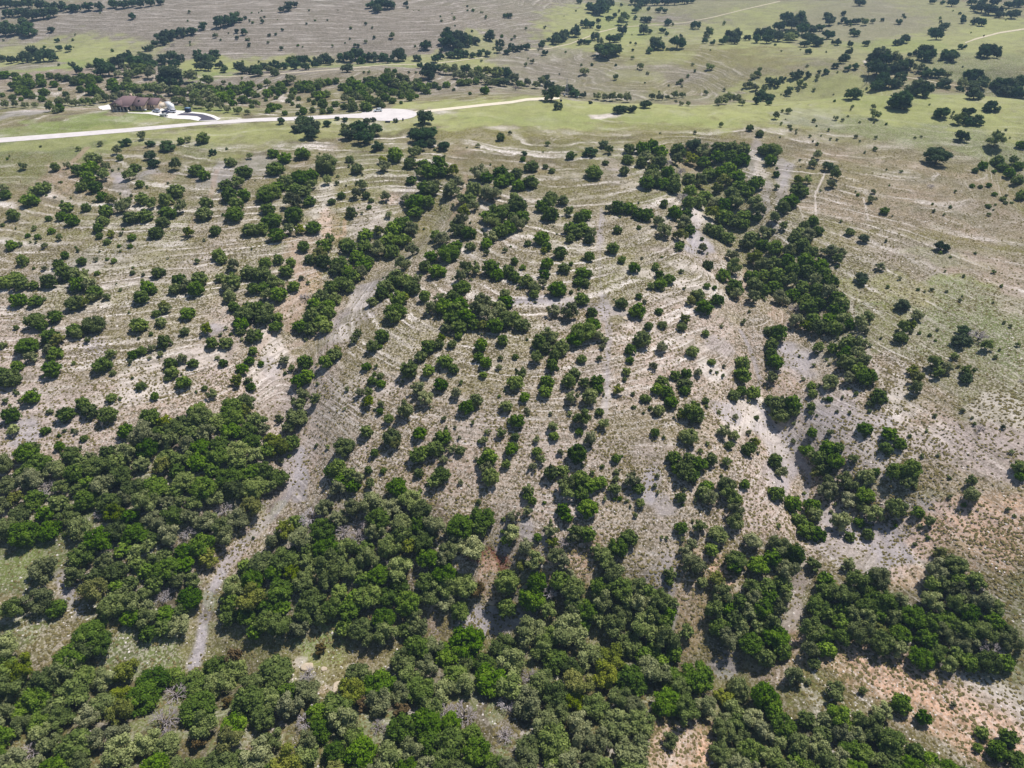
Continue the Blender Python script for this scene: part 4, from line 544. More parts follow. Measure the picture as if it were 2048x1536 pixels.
BARK = simple('bark', (92, 82, 70), 0.95, 0.1, 0.2, 6)
def ico(n=1):
    import bmesh
    bm = bmesh.new(); bmesh.ops.create_icosphere(bm, subdivisions=n, radius=1); V = np.array([v.co[:] for v in bm.verts]); F = np.array([[v.index for v in f.verts] for f in bm.faces]); bm.free(); return V, F
IV, IF = ico(1)
def crown(seed, style, nleaf, ls):
    r = np.random.default_rng(seed)
    n = {'j': 15, 'o': 20, 'g': 19}[style]
    lob = []
    for i in range(n):
        a = r.uniform(0, 2 * math.pi); q = math.sqrt(r.uniform(0, 1)) * (0.36 if style != 'g' else 0.40)
        s = r.uniform(0.12, 0.18) if style == 'j' else r.uniform(0.10, 0.17)
        prof = math.sqrt(max(0.0, 1 - (q / 0.48) ** 2))
        if style == 'j': z = 0.12 + r.uniform(0.15, 1) * (0.56 * prof)
        elif style == 'o': z = 0.22 + r.uniform(0.0, 1) * 0.50 * prof
        else: z = 0.2 + r.uniform(0.15, 1) * 0.6 * prof
        lob.append((q * math.cos(a), q * math.sin(a) * r.uniform(.85, 1.1), z, s))
    if style == 'j':                                          # a rounded dome of small tight clumps down to the ground
        lob = [(r.uniform(-.04, .04), r.uniform(-.04, .04), 0.26, r.uniform(.30, .34)), (r.uniform(.08, .14), r.uniform(-.12, .12), 0.22, .24), (-r.uniform(.08, .14), r.uniform(-.12, .12), 0.22, .24)]
        for i in range(34):
            a = r.uniform(0, 2 * math.pi); el = math.asin(r.uniform(-.25, .98)); rr_ = 0.31 * r.uniform(.9, 1.18)
            lob.append((rr_ * math.cos(el) * math.cos(a) * 1.12, rr_ * math.cos(el) * math.sin(a) * 1.12, 0.27 + rr_ * math.sin(el) * 1.1, r.uniform(.085, .145)))
    elif style == 'g': lob += [(0.04, 0, 0.4, 0.2)]
    lob = np.array(lob)
    wt = lob[:, 3] ** 2; wt /= wt.sum(); k = int(nleaf * 1.7); li = r.choice(len(lob), k, p=wt)
    d = r.normal(size=(k, 3)); d[:, 2] += 0.35; d /= np.linalg.norm(d, axis=1)[:, None]
    rad = lob[li, 3] * (0.84 + 0.42 * r.random(k) ** 1.8)
    Pp = lob[li, :3] + d * rad[:, None]
    dd = np.linalg.norm(Pp[:, None] - lob[None, :, :3], axis=2) / lob[None, :, 3]; keep = (dd.min(1) > 0.78) & (Pp[:, 2] > 0.015)
    Pp = Pp[keep][:nleaf]; d = d[keep][:nleaf]; li = li[keep][:nleaf]; k = len(Pp)
    nn = d + 0.65 * r.normal(size=(k, 3)); nn /= np.linalg.norm(nn, axis=1)[:, None]
    a = np.cross(nn, r.normal(size=(k, 3))); a /= np.linalg.norm(a, axis=1)[:, None]; bb = np.cross(nn, a)
    s = ls * r.uniform(0.6, 1.25, k)[:, None]; a = a * s; bb = bb * s * r.uniform(0.5, 0.9, k)[:, None]
    V = np.stack([Pp - a, Pp - bb * 0.9 + a * .1, Pp + a, Pp + bb + a * .1], 1).reshape(-1, 3); F = np.arange(4 * k).reshape(-1, 4)
    lt = np.clip(r.normal(0.5, 0.2, len(lob)), 0, 1); tone = np.clip(lt[li] * 0.7 + 0.3 * r.random(k), 0, 1)
    Vs = [V]; Fs = [F]; T = [np.repeat(tone, 4)]; off = len(V)
    for j, (cx, cy, cz, s) in enumerate(lob):
        core = IV * s * 0.80 * (1 + 0.12 * r.normal(size=(len(IV), 1))) + np.array([cx, cy, cz]); core[:, 2] = np.maximum(core[:, 2], 0.02)
        Vs.append(core); Fs.append(np.concatenate([IF, IF[:, 2:3]], 1) + off); off += len(core); T.append(np.full(len(core), lt[j] * .7))
    V = np.concatenate(Vs); T = np.concatenate(T)
    F3 = [list(f) for f in Fs[0]]
    for q in Fs[1:]: F3 += [list(f[:3]) for f in q]
    V[:, :2] *= 1.0 / (2 * np.percentile(np.hypot(V[:, 0], V[:, 1]), 99))
    return V, F3, T
def tube(path, rads, nside=6):
    V = []; F = []; path = np.array(path, float)
    for i, p in enumerate(path):
        t = path[min(i + 1, len(path) - 1)] - path[max(i - 1, 0)]; t /= np.linalg.norm(t) + 1e-9
        u = np.cross(t, [0.3, 0.9, 0.1]); u /= np.linalg.norm(u); v_ = np.cross(t, u)
        for k in range(nside):
            a = 2 * math.pi * k / nside; V.append(p + rads[i] * (math.cos(a) * u + math.sin(a) * v_))
    for i in range(len(path) - 1):
        for k in range(nside):
            a = i * nside + k; b_ = i * nside + (k + 1) % nside; F.append([a, b_, b_ + nside, a + nside])
    return V, F
def join(parts):
    V = []; F = []
    for v_, f_ in parts:
        o = len(V); V += list(v_); F += [[i + o for i in f] for f in f_]
    return V, F
def trunk_mesh(seed, style):
    r = random.Random(seed); h = {'j': 0.35, 'o': 0.34, 'g': 0.4}[style]; rt = {'j': 0.022, 'o': 0.035, 'g': 0.024}[style]; parts = []
    lean = (r.uniform(-.05, .05), r.uniform(-.05, .05))
    parts.append(tube([(0, 0, -0.03), (lean[0] * .5, lean[1] * .5, h * .4), (lean[0], lean[1], h)], [rt * 1.4, rt, rt * .8], 7))
    for k in range(5):
        a = 2 * math.pi * (k + r.random() * .6) / 5; q = r.uniform(.16, .3); z0 = h * r.uniform(.45, .95)
        parts.append(tube([(lean[0] * z0 / h, lean[1] * z0 / h, z0), (q * .5 * math.cos(a), q * .5 * math.sin(a), z0 + .07), (q * math.cos(a), q * math.sin(a), z0 + r.uniform(.12, .2))], [rt * .6, rt * .4, rt * .2], 5))
    V, F = join(parts); return mk_mesh('trunk', V, F, [BARK], True)
def dead_mesh(seed):
    r = random.Random(seed); parts = []; 
    def rec(p, d, ln, rad, lev):
        q = [p[i] + d[i] * ln for i in range(3)]; parts.append(tube([p, q], [rad, rad * .6], 4 if lev else 6))
        if lev >= 4: return
        for k in range(4 if lev < 3 else 3):
            nd = [d[i] + r.uniform(-.75, .75) for i in range(3)]; nd[2] = nd[2] * .8 + 0.1; m = math.sqrt(sum(c * c for c in nd)); rec(q, [c / m for c in nd], ln * r.uniform(.6, .82), rad * .6, lev + 1)
    for k in range(6):
        a = k * 1.05 + r.random(); rec((0, 0, 0.14), (math.cos(a) * .6, math.sin(a) * .6, .5), 0.17, 0.017, 1)
    V, F = join(parts); V = np.array(V); V[:, :2] /= 2 * np.percentile(np.hypot(V[:, 0], V[:, 1]), 97); V[:, 2] = np.clip(V[:, 2], .02, .7)
    return V, F
BIG, MED, SML = (1900, 0.036), (900, 0.05), (300, 0.08)
CR = {}
def crown_data(style, lod, v):
    k = (style, lod, v)
    if k not in CR: CR[k] = crown(1000 * lod + 17 * v + ord(style), style, *(BIG, MED, SML, (70, 0.17))[lod])
    return CR[k]
CM = {}
def crown_mesh(kind, style, lod, v):
    k = (kind, style, lod, v)
    if k not in CM:
        if kind == 'd':
            V, F = dead_mesh(v * 7 + 1); T = np.random.default_rng(v).random(len(V))
        else: V, F, T = crown_data(style, lod, v)
        CM[k] = mk_mesh('crown', V, F, [LM[kind]], False, {'tone': ('POINT', np.stack([T, T * 0 + .5, T * 0 + .5, T * 0 + 1], 1))})
    return CM[k]
TRK = {}
def trk(style, v):
    if (style, v) not in TRK: TRK[(style, v)] = trunk_mesh(v * 3 + ord(style), style)
    return TRK[(style, v)]
def inpoly(px, py, poly):
    c = False; j = len(poly) - 1
    for i in range(len(poly)):
        if ((poly[i][1] > py) != (poly[j][1] > py)) and (px < (poly[j][0] - poly[i][0]) * (py - poly[i][1]) / (poly[j][1] - poly[i][1]) + poly[i][0]): c = not c
        j = i
    return c
def parse(s): return [(m[0], float(m[1]), float(m[2]), float(m[3])) for m in re.findall(r'([a-z])(\d+) (-?\d+) (\d+)', s)]
T_ALL = [(*q, 0) for q in parse(TREES)] + [(*q, 1) for q in parse(FAR)]
TRK_PX = np.array([[600., 900], [575, 990], [545, 1030], [490, 1085], [450, 1125], [425, 1180], [410, 1240], [400, 1290], [385, 1330]])
for wd, poly in WOODS:
    pl = [tuple(map(float, e.split(','))) for e in poly.split()]; xs = [p[0] for p in pl]; ys = [p[1] for p in pl]; got = []
    tries = int((max(xs) - min(xs)) * (max(ys) - min(ys)) / wd ** 2 * 40)
    for _ in range(tries):
        px = random.uniform(min(xs), max(xs)); py = random.uniform(min(ys), max(ys)); ww = wd * random.uniform(.72, 1.25)
        if not inpoly(px, py, pl): continue
        if seg_dist(np.array([px]), np.array([py]), TRK_PX)[0] < 30 + .1 * ww and py < 1330: continue      # the pale wash through the wood stays open
        if any((px - a) ** 2 + ((py - b_) * 1.25) ** 2 < (0.34 * (ww + c)) ** 2 for a, b_, c in got): continue
        if any((px - q[1]) ** 2 + (py - q[2]) ** 2 < (0.3 * (ww + q[3])) ** 2 for q in T_ALL[:0]): continue
        got.append((px, py, ww))
    for px, py, ww in got:
        if any((px - q[1]) ** 2 + (py - q[2]) ** 2 < (0.25 * (ww + q[3])) ** 2 for q in T_ALL if q[0] in 'dryjgo' and q[4] < 2 and (q[2] > 900 or q[2] < 230)): continue
        k = random.choices('jgydr', [0.54, 0.37, 0.07, 0.02, 0.0])[0]
        T_ALL.append((k, px, py, ww, 2))
for _ in range(1300):                                          # the low scrub dotting every open slope
    px = random.uniform(0, 2048); py = 20 + 1060 * random.random() ** 1.2
    if 190 < py < 292 and px < 1560 or any(inpoly(px, py, [tuple(map(float, e.split(','))) for e in p_.split()]) for w_, p_ in WOODS): continue
    if vn(np.array([px / 60.]), np.array([py / 30.]), 5)[0] < .45: continue
    T_ALL.append((random.choice('ggj'), px, py, random.uniform(2.2, 7) + py / 200, 3))
arr = np.array([[q[1], q[2], q[3]] for q in T_ALL])
Pg, tg = march(arr[:, 0], arr[:, 1], H)
for _ in range(2):
    hc = 0.36 * arr[:, 2] * tg / FPX; Pg, tg = march(arr[:, 0], arr[:, 1], H, hc)
BASE = Pg.copy(); BASE[:, 2] = H(BASE[:, 0], BASE[:, 1]); WID = arr[:, 2] * tg / FPX * np.where((arr[:, 1] < 200), 1.16, 1.04)
def region(px, py):
    if py < 120: return 'on the far hills' if px > 700 or py > 70 else 'at top left'
    if py < 200 and px < 950: return 'beyond the house'
    if py < 262 and px < 1000: return 'beside the gravel road'
    if py < 262 and px < 1560: return 'on the green ridge' if py > 190 else 'behind the ridge'
    if py < 330 and px >= 1560: return 'on the right ridge'
    if py < 330: return 'on the slope rim'
    if px > 1500 and 430 < py < 720 and px < 1760: return 'in the right ravine'
    if 1240 < px < 1540 and py < 460: return 'in the upper grove'
    if px >= 1700 and py < 900: return 'on the grassy slope'
    if py < 620: return 'on the upper slope'
    if py < 900: return 'on the pale slope'
    if px > 1380: return 'at lower right'
    if py < 1100 and px > 620: return 'on the lower slope'
    if px < 620: return 'in the left woodland'
    return 'in the bottom woodland'
NAMES = {'juniper_tree': ('juniper tree', 'junipers across the hillside'), 'juniper_bush': ('juniper bush', 'small juniper bushes on the slope'), 'broadleaf_tree': ('broadleaf tree', 'broadleaf trees on the slope and in the woodland'),
         'live_oak_tree': ('oak tree', 'live oaks on the ridge and in the valleys'), 'shrub': ('shrub', 'low shrubs on the hillside'), 'bare_tree': ('bare tree', 'bare grey trees among the green ones')}
def kindname(k, wpx, far):
    if k == 'd': return 'bare_tree'
    if k == 'j': return 'juniper_tree' if wpx > 17 or far == 1 and wpx > 13 else 'juniper_bush'
    if k == 'o': return 'live_oak_tree'
    return 'broadleaf_tree' if wpx > 15 else 'shrub'
byk = {}
for i, q in enumerate(T_ALL): byk.setdefault(kindname(q[0], q[3], q[4]), []).append(i)
hidden = (arr[:, 1] > 1545) | (arr[:, 0] < -15) | (arr[:, 0] > 2065)
XY = arr[:, :2]
ADJ = {'j': 'dark green', 'g': 'grey green', 'o': 'deep green', 'y': 'yellow green', 'd': 'leafless grey', 'r': 'rusty brown'}
merged = {}
for nm, ids in byk.items():
    ids = sorted(ids, key=lambda i: -T_ALL[i][3] + (1000 if hidden[i] else 0) + (2000 if T_ALL[i][4] == 3 else 0))
    ws = sorted(T_ALL[i][3] for i in ids)
    for rank, i in enumerate(ids):
        k, px, py, wpx, src = T_ALL[i]; style = {'j': 'j', 'o': 'o'}.get(k, 'g'); lod = 0 if wpx > 44 else (1 if wpx > 24 else 2)
        v = random.randrange(7 if lod < 2 else 5); rz = random.uniform(0, 6.28); W = WID[i]; tone = min(1, max(0, random.gauss(.5, .22))); tone2 = random.random()
        hz = W * random.uniform(.8, 1.1) * (1.0 if W < 7 else 0.88) * (.82 if style == 'o' and py > 200 else 1)
        if rank >= 300 or src == 3:
            merged.setdefault((nm, k), []).append((i, style, 3 if src == 3 else min(2, lod + 1), v, rz, W, hz, tone, tone2)); continue
        kind_txt, grp = NAMES[nm]
        dn = np.sort(np.hypot(XY[:, 0] - px, (XY[:, 1] - py)))[1]; near = 'lone' if dn > wpx * 1.25 else ('half hidden' if dn < wpx * .5 else 'crowded')
        size = 'large' if wpx > ws[int(len(ws) * .75)] else ('small' if wpx < ws[int(len(ws) * .3)] else 'middling')
        lab = f"{near} {size} {ADJ[k]} {nm.split('_')[-1]} {region(px, py)}, {max(0, px) / 20.48:.1f}% across {min(1536, py) / 15.36:.1f}% down"
        small = wpx < 15
        if small:
            o = bpy.data.objects.new(nm, crown_mesh(k, style, lod, v)); o.color = (tone, tone2, 0, 1)
        else:
            o = bpy.data.objects.new(nm, None); o.empty_display_size = .5
            c = bpy.data.objects.new('crown' if k != 'd' else 'branches', crown_mesh(k, style, lod, v)); C.objects.link(c); c.parent = o; c.color = (tone, tone2, 0, 1)
            tr = bpy.data.objects.new('trunk', trk(style, v % 4)); C.objects.link(tr); tr.parent = o
        C.objects.link(o); o.location = BASE[i] - np.array([0, 0, 0.1]); o.rotation_euler = (0, 0, rz); o.scale = (W, W, hz)
        tag(o, lab, kind_txt, grp)
STN = {'juniper_tree': 'distant_junipers', 'broadleaf_tree': 'scattered_broadleaf_trees', 'live_oak_tree': 'distant_live_oaks', 'shrub': 'scattered_shrubs', 'juniper_bush': 'scattered_juniper_bushes', 'bare_tree': 'bare_trees'}
for nm in byk:
    Vs, Fs, Ts, MI, off, mats_ = [], [], [], [], 0, []
    for (n2_, k), lst in merged.items():
        if n2_ != nm: continue
        mats_.append(LM[k])
        for (i, style, lod, v, rz, W, hz, tone, tone2) in lst:
            V, F, T = crown_data(style, lod, v % 5); ca_, sa_ = math.cos(rz), math.sin(rz)
            Q = np.stack([(V[:, 0] * ca_ - V[:, 1] * sa_) * W, (V[:, 0] * sa_ + V[:, 1] * ca_) * W, V[:, 2] * hz], 1) + BASE[i] - np.array([0, 0, .1])
            F4 = np.array([f if len(f) == 4 else [*f, -1] for f in F]); F4 = np.where(F4 >= 0, F4 + off, -1); Vs.append(Q); Fs.append(F4); off += len(V)
            Ts.append(np.stack([T, T * 0 + tone, T * 0 + tone2, T * 0 + 1], 1)); MI.append(np.full(len(F), len(mats_) - 1))
    if not Vs: continue
    FF = np.concatenate(Fs); FL = [f[:4] if f[3] >= 0 else f[:3] for f in FF.tolist()]
    o = bpy.data.objects.new(STN[nm], mk_mesh(STN[nm], np.concatenate(Vs), FL, mats_, False, {'tone': ('POINT', np.concatenate(Ts))}, np.concatenate(MI))); o.color = (.5, .5, 0, 1); C.objects.link(o)
    tag(o, f"the many smaller and farther {NAMES[nm][0]}s scattered over the hillside and valley", NAMES[nm][0] + 's', None, 'stuff')
print('trees', {k: len(v) for k, v in byk.items()})
# ------------------------------------------------------------------ grass tufts and loose stones
gxx, gyy = np.meshgrid(np.arange(-80, 2150, 10.0), np.arange(280, 1570, 8.0)); DM = march(gxx.ravel(), gyy.ravel(), H)[1].reshape(gxx.shape)
def scatter(name, n, mats_, shapef, weight, seed, kind_label, cat, zone_):
    r = np.random.default_rng(seed); px = r.uniform(-60, 2110, n); py = r.uniform(*zone_, n)
    fx = (px + 80) / 10; fy = (py - 280) / 8; ix = fx.astype(int); iy = fy.astype(int); fx = (fx - ix); fy = (fy - iy)
    tq = (DM[iy, ix] * (1 - fx) + DM[iy, ix + 1] * fx) * (1 - fy) + (DM[iy + 1, ix] * (1 - fx) + DM[iy + 1, ix + 1] * fx) * fy
    Pq = ray(px, py) * tq[:, None] + np.array([0, 0, CAMZ]); keep = r.random(n) < weight(px, py, Pq, tq); Pq = Pq[keep]; tq = tq[keep]; m = len(Pq)
    Pq[:, 2] = H(Pq[:, 0], Pq[:, 1])
    SV, SF = shapef; s = r.uniform(.5, 1.5, m)[:, None] if name != 'loose_stones' else (0.08 + 0.26 * r.random(m) ** 3.5)[:, None]; a = r.uniform(0, 6.28, m)
    sc = 0.30 if name != 'loose_stones' else 1.0
    V = SV[None] * s[:, :, None] * sc; ca_, sa_ = np.cos(a)[:, None], np.sin(a)[:, None]
    V = V * (1 + 0.25 * r.normal(size=V.shape)); Q = np.stack([V[..., 0] * ca_ - V[..., 1] * sa_, V[..., 0] * sa_ + V[..., 1] * ca_, V[..., 2]], -1) + Pq[:, None]
    F = (SF[None] + (np.arange(m) * len(SV))[:, None, None]).reshape(-1, SF.shape[1]); T = np.repeat(r.random(m), len(SV))
    o = bpy.data.objects.new(name, mk_mesh(name, Q.reshape(-1, 3), F, mats_, False, {'tone': ('POINT', np.stack([T, T * 0 + .5, T * 0 + .5, T * 0 + 1], 1))})); o.color = (.5, .5, 0, 1)
    C.objects.link(o); tag(o, kind_label, cat, None, 'stuff')
LM['t'] = leafmat('dry_grass', [(88, 82, 50), (112, 104, 66), (140, 130, 90)], .1)
dome = np.array([[1, 0, 0], [.3, .95, 0], [-.8, .6, 0], [-.8, -.6, 0], [.3, -.95, 0], [.1, .1, .9]]) ; domeF = np.array([[0, 1, 5], [1, 2, 5], [2, 3, 5], [3, 4, 5], [4, 0, 5]])
def wt(px, py, P_, t_):
    n = fbm(P_[:, 0] / 12, P_[:, 1] / 12, 91, 3); return np.clip((n - .3) * 1.9, 0.1, 1) * np.where(py < 330, .35, 1)
scatter('grass_tufts', 150000, [LM['t']], (dome, domeF), wt, 5, 'olive and straw grass tufts dotting the pale rocky slope', 'grass', (300, 1545))
PS = simple('pale_stone', (206, 198, 190), .9, .2, .15, 1.0)
rock = np.array([[1, 0, 0], [0, 1, 0], [-1, 0, 0], [0, -1, 0], [.5, .4, .6], [-.5, -.3, .5]]); rockF = np.array([[0, 1, 4], [1, 2, 4], [2, 5, 4], [2, 3, 5], [3, 0, 4], [3, 4, 5]])
scatter('loose_stones', 24000, [PS], (rock, rockF), lambda px, py, P_, t_: np.clip((fbm(P_[:, 0] / 16, P_[:, 1] / 16, 95, 3) - .4) * 3, .03, 1), 6, 'pale limestone rubble lying on the slope', 'stones', (380, 1545))
# ------------------------------------------------------------------ roads, yard, house, vehicles
def hit(px, py): return march([px], [py], H)[0][0]
def strip(name, rows, m, off=0.08, nx=5, sub=6):
    q = np.array(rows, float); k = np.arange(len(q)); kk = np.linspace(0, len(q) - 1, (len(q) - 1) * sub + 1)
    xs, yt, yb = (np.interp(kk, k, q[:, i]) for i in range(3))
    A = march(xs, yt, H)[0]; B = march(xs, yb, H)[0]; V = []
    for i in range(len(xs)):
        for j in range(nx):
            f = j / (nx - 1); V.append(A[i] * (1 - f) + B[i] * f)
    V = np.array(V); V[:, 2] = H(V[:, 0], V[:, 1]) + off
    F = [[i * nx + j, i * nx + j + 1, (i + 1) * nx + j + 1, (i + 1) * nx + j] for i in range(len(xs) - 1) for j in range(nx - 1)]
    o = bpy.data.objects.new(name, mk_mesh(name, V, F, [m], True)); C.objects.link(o); o['kind'] = 'structure'; return o
def sheet(name, s, m, off):
    import bmesh
    q = np.array([[float(v) for v in e.split(',')] for e in s.split()]); W = march(q[:, 0], q[:, 1], H)[0]
    bm = bmesh.new(); bm.faces.new([bm.verts.new((p[0], p[1], 0)) for p in W]); bmesh.ops.triangulate(bm, faces=bm.faces[:])
    for _ in range(3): bmesh.ops.subdivide_edges(bm, edges=bm.edges[:], cuts=1, use_grid_fill=True)
    co = np.array([v.co[:] for v in bm.verts]); zz = H(co[:, 0], co[:, 1]) + off
    for v, z_ in zip(bm.verts, zz): v.co.z = z_
    bmesh.ops.recalc_face_normals(bm, faces=bm.faces[:])
    me = bpy.data.meshes.new(name); bm.to_mesh(me); bm.free(); me.materials.append(m); o = bpy.data.objects.new(name, me); C.objects.link(o); o['kind'] = 'structure'; return o
M_ROAD = simple('pale_chip_road', (212, 204, 200), .9, .2, .1, .22); M_CAL = simple('caliche_track', (220, 208, 186), .95, .1, .12, .8)
M_CON = simple('concrete', (232, 226, 218), .85, .2, .06, .6); M_ASP = simple('asphalt', (84, 80, 92), .85, .3, .1, 1.2); M_DIRT = simple('dirt_track', (196, 184, 158), .95, .1, .15, .5)
strip('gravel_road', [(-260, 298, 311), (0, 276, 285.5), (120, 267, 276), (250, 257, 265), (400, 244.5, 250.5), (512, 236.5, 243.5), (587, 234, 241), (687, 229, 236), (725, 226.5, 236.5), (760, 222, 237)], M_ROAD, .10)
cc = hit(776, 229); rr = 16.0; V = [(cc[0], cc[1])]; F = []
for ring in range(1, 6):
    for k in range(48): V.append((cc[0] + rr * ring / 5 * math.cos(k * math.pi / 24), cc[1] + rr * ring / 5 * .82 * math.sin(k * math.pi / 24)))
V = np.array(V); V = np.concatenate([V, H(V[:, 0], V[:, 1])[:, None] + .14], 1)
for k in range(48): F.append([0, 1 + k, 1 + (k + 1) % 48])
for ring in range(4):
    for k in range(48): a = 1 + ring * 48 + k; b_ = 1 + ring * 48 + (k + 1) % 48; F.append([a, a + 48, b_ + 48, b_])
o = bpy.data.objects.new('turning_circle', mk_mesh('turning_circle', V, F, [M_ROAD], True)); C.objects.link(o); o['kind'] = 'structure'
strip('caliche_track', [(825, 223, 227), (870, 218.5, 223.5), (912, 214, 219), (970, 207.5, 212.5), (1024, 202, 207), (1054, 196.8, 201.8), (1099, 194.6, 200.2), (1119, 195, 198.5)], M_CAL, .12, 4)
strip('far_track', [(300, 150, 151), (370, 155, 156.3), (470, 152.3, 153.6), (530, 149.8, 151.2), (600, 144, 145.4), (680, 137.5, 139), (770, 129.5, 130.8), (850, 127.5, 129), (900, 123, 124.4), (980, 113, 114.2)], M_DIRT, .12, 3)
strip('far_track', [(1020, 105, 106), (1060, 99, 100.5), (1100, 96, 97.6), (1140, 87, 88.8), (1170, 75, 77), (1200, 63.2, 65), (1240, 53.8, 55), (1300, 50, 51), (1370, 45, 46), (1430, 33, 34.4), (1490, 18, 19.4), (1560, 2, 3.4)], M_DIRT, .12, 3)
strip('far_track', [(2060, 55, 58), (2000, 64, 67), (1950, 77, 80), (1930, 85, 87)], M_DIRT, .12, 3)
strip('far_track', [(1738, 138, 139.2), (1760, 152.6, 153.8), (1800, 152, 153.2), (1850, 160, 161.3), (1890, 168, 169.5), (1915, 171, 172)], M_DIRT, .12, 3)
sheet('driveway', "300,224.6 316,219.5 345,213 353,221 380,223.5 410,226.5 428,231 442,238 434,241.5 397,242.5 380,239 345,237.6 318,232 296,228 256,226.6 256,225.4 285,225.6", M_CON, .14)
sheet('asphalt_apron', "353,231 363,227 385,227 405,229 422,234 434,240 397,242 403,237 395,233 375,231.4", M_ASP, .20)
sheet('patio', "196,214 220,208 226,212 224,219 205,220.5", M_CON, .14)

def mesh_obj(name, parts, m, parent=None, smooth=False):
    V, F = join(parts); o = bpy.data.objects.new(name, mk_mesh(name, V, F, [m], smooth)); C.objects.link(o); o.parent = parent; return o
def box(x0, x1, y0, y1, z0, z1):
    return [(x0, y0, z0), (x1, y0, z0), (x1, y1, z0), (x0, y1, z0), (x0, y0, z1), (x1, y0, z1), (x1, y1, z1), (x0, y1, z1)], [[3, 2, 1, 0], [4, 5, 6, 7], [0, 1, 5, 4], [1, 2, 6, 5], [2, 3, 7, 6], [3, 0, 4, 7]]
def empty(name, loc, rz=0):
    o = bpy.data.objects.new(name, None); C.objects.link(o); o.location = loc; o.rotation_euler = (0, 0, rz); o.empty_display_size = .5; return o
# house
p1 = hit(223, 221.5); p2 = hit(309, 223.5); HL = math.hypot(*(p2 - p1)[:2]); yaw = math.atan2(p2[1] - p1[1], p2[0] - p1[0])
hz0 = max(gz(p1[0], p1[1]), gz(p2[0], p2[1])) + .15
def stone_mat():
    m, t, b = mat('tan_stone_wall'); tc = N_(t, 'ShaderNodeTexCoord').outputs['Object']; br = N_(t, 'ShaderNodeTexBrick'); t.links.new(tc, br.inputs['Vector'])
    mp = N_(t, 'ShaderNodeMapping'); mp.inputs['Rotation'].default_value = (math.radians(90), 0, 0); t.links.new(tc, mp.inputs[0]); t.links.new(mp.outputs[0], br.inputs['Vector'])
    br.inputs['Color1'].default_value = (*lin((226, 198, 166)), 1); br.inputs['Color2'].default_value = (*lin((186, 160, 134)), 1); br.inputs['Mortar'].default_value = (*lin((200, 186, 168)), 1); br.inputs['Scale'].default_value = 2.0
    t.links.new(br.outputs[0], b.inputs['Base Color']); b.inputs['Roughness'].default_value = .9; return m
M_ST = stone_mat(); M_RF = simple('brown_shingles', (128, 106, 106), .9, .2, .14, 3); M_DK = simple('dark_opening', (34, 30, 34), .4, .5, .05); M_WD = simple('dark_timber', (74, 52, 44), .7, .2, .1, 5)
M_TRIM = simple('cream_trim', (210, 198, 184), .7, .3, .05); M_GL = simple('window_glass', (40, 46, 54), .08, .6, .03); M_SW = simple('white_paint', (238, 238, 240), .35, .5, .02)
house = empty('ranch_house', (p1[0], p1[1], hz0), yaw); tag(house, 'long single storey stone ranch house with brown shingle roof beside the gravel road', 'house')
a1, b1 = HL * .49, HL * .77
def gable(x0, x1, y0, y1, ze, zr, over=.5, hipl=0, th=.22):
    X0, X1, Y0, Y1 = x0 - over, x1 + over, y0 - over, y1 + over; ym = (y0 + y1) / 2; dz = ze - over * (zr - ze) / (ym - y0)
    rl = X0 + (hipl if hipl else 0)
    V = [(X0, Y0, dz), (X1, Y0, dz), (X1, Y1, dz), (X0, Y1, dz), (rl, ym, zr), (X1, ym, zr)]
    V2 = [(x, y, z_ - th) for x, y, z_ in V]; V = V + V2
    F = [[0, 1, 5, 4], [2, 3, 4, 5], [3, 0, 4], [6, 10, 11, 7], [8, 11, 10, 9], [9, 10, 6], [0, 6, 7, 1], [2, 8, 9, 3], [1, 7, 11, 5], [5, 11, 8, 2], [3, 9, 6, 0]]
    return V, F
def walls(x0, x1, y0, y1, ze, zr, gl=True, gr_=True):
    ym = (y0 + y1) / 2; V, F = box(x0, x1, y0, y1, -1.2, ze); F = [f for f in F]
    n = len(V); V = V + [(x0, ym, zr - .25), (x1, ym, zr - .25)]
    if gl: F.append([3, 0, 4, n, 7][1:] if False else [7, 4, n])
    if gr_: F.append([5, 6, n + 1])
    return V, F
mesh_obj('wall', [walls(0, a1, 0, 14, 3.1, 6.2, False, True), walls(a1 + .01, b1, .6, 12.6, 3.0, 5.6, False, True), walls(b1 + .01, HL, 3.6, 13.6, 2.9, 5.2, False, True)], M_ST, house)
mesh_obj('main_roof', [gable(0, a1, 0, 14, 3.15, 6.3, .5, 5.5)], M_RF, house); mesh_obj('middle_roof', [gable(a1 + .6, b1, .6, 12.6, 3.05, 5.7, .5)], M_RF, house); mesh_obj('garage_roof', [gable(b1 + .6, HL, 3.6, 13.6, 2.95, 5.3, .5)], M_RF, house)
# porch gable
g0, g1 = HL * .12, HL * .29; gm_ = (g0 + g1) / 2
V = [(g0 - .4, -2.6, 2.9), (g1 + .4, -2.6, 2.9), (gm_, -2.6, 4.8), (g0 - .4, 2.5, 2.9), (g1 + .4, 2.5, 2.9), (gm_, 4.6, 4.8)]
mesh_obj('porch_roof', [(V + [(x, y, z_ + .2) for x, y, z_ in V], [[0, 2, 5, 3], [1, 4, 5, 2], [6, 9, 11, 8], [7, 8, 11, 10], [0, 6, 8, 2], [2, 8, 7, 1], [0, 3, 9, 6], [1, 7, 10, 4]])], M_RF, house)
mesh_obj('porch_gable', [([(g0, -2.4, 2.95), (g1, -2.4, 2.95), (gm_, -2.4, 4.6), (g0, -2.2, 2.95), (g1, -2.2, 2.95), (gm_, -2.2, 4.6)], [[0, 1, 2], [5, 4, 3], [0, 3, 4, 1], [1, 4, 5, 2], [2, 5, 3, 0]])], M_TRIM, house)
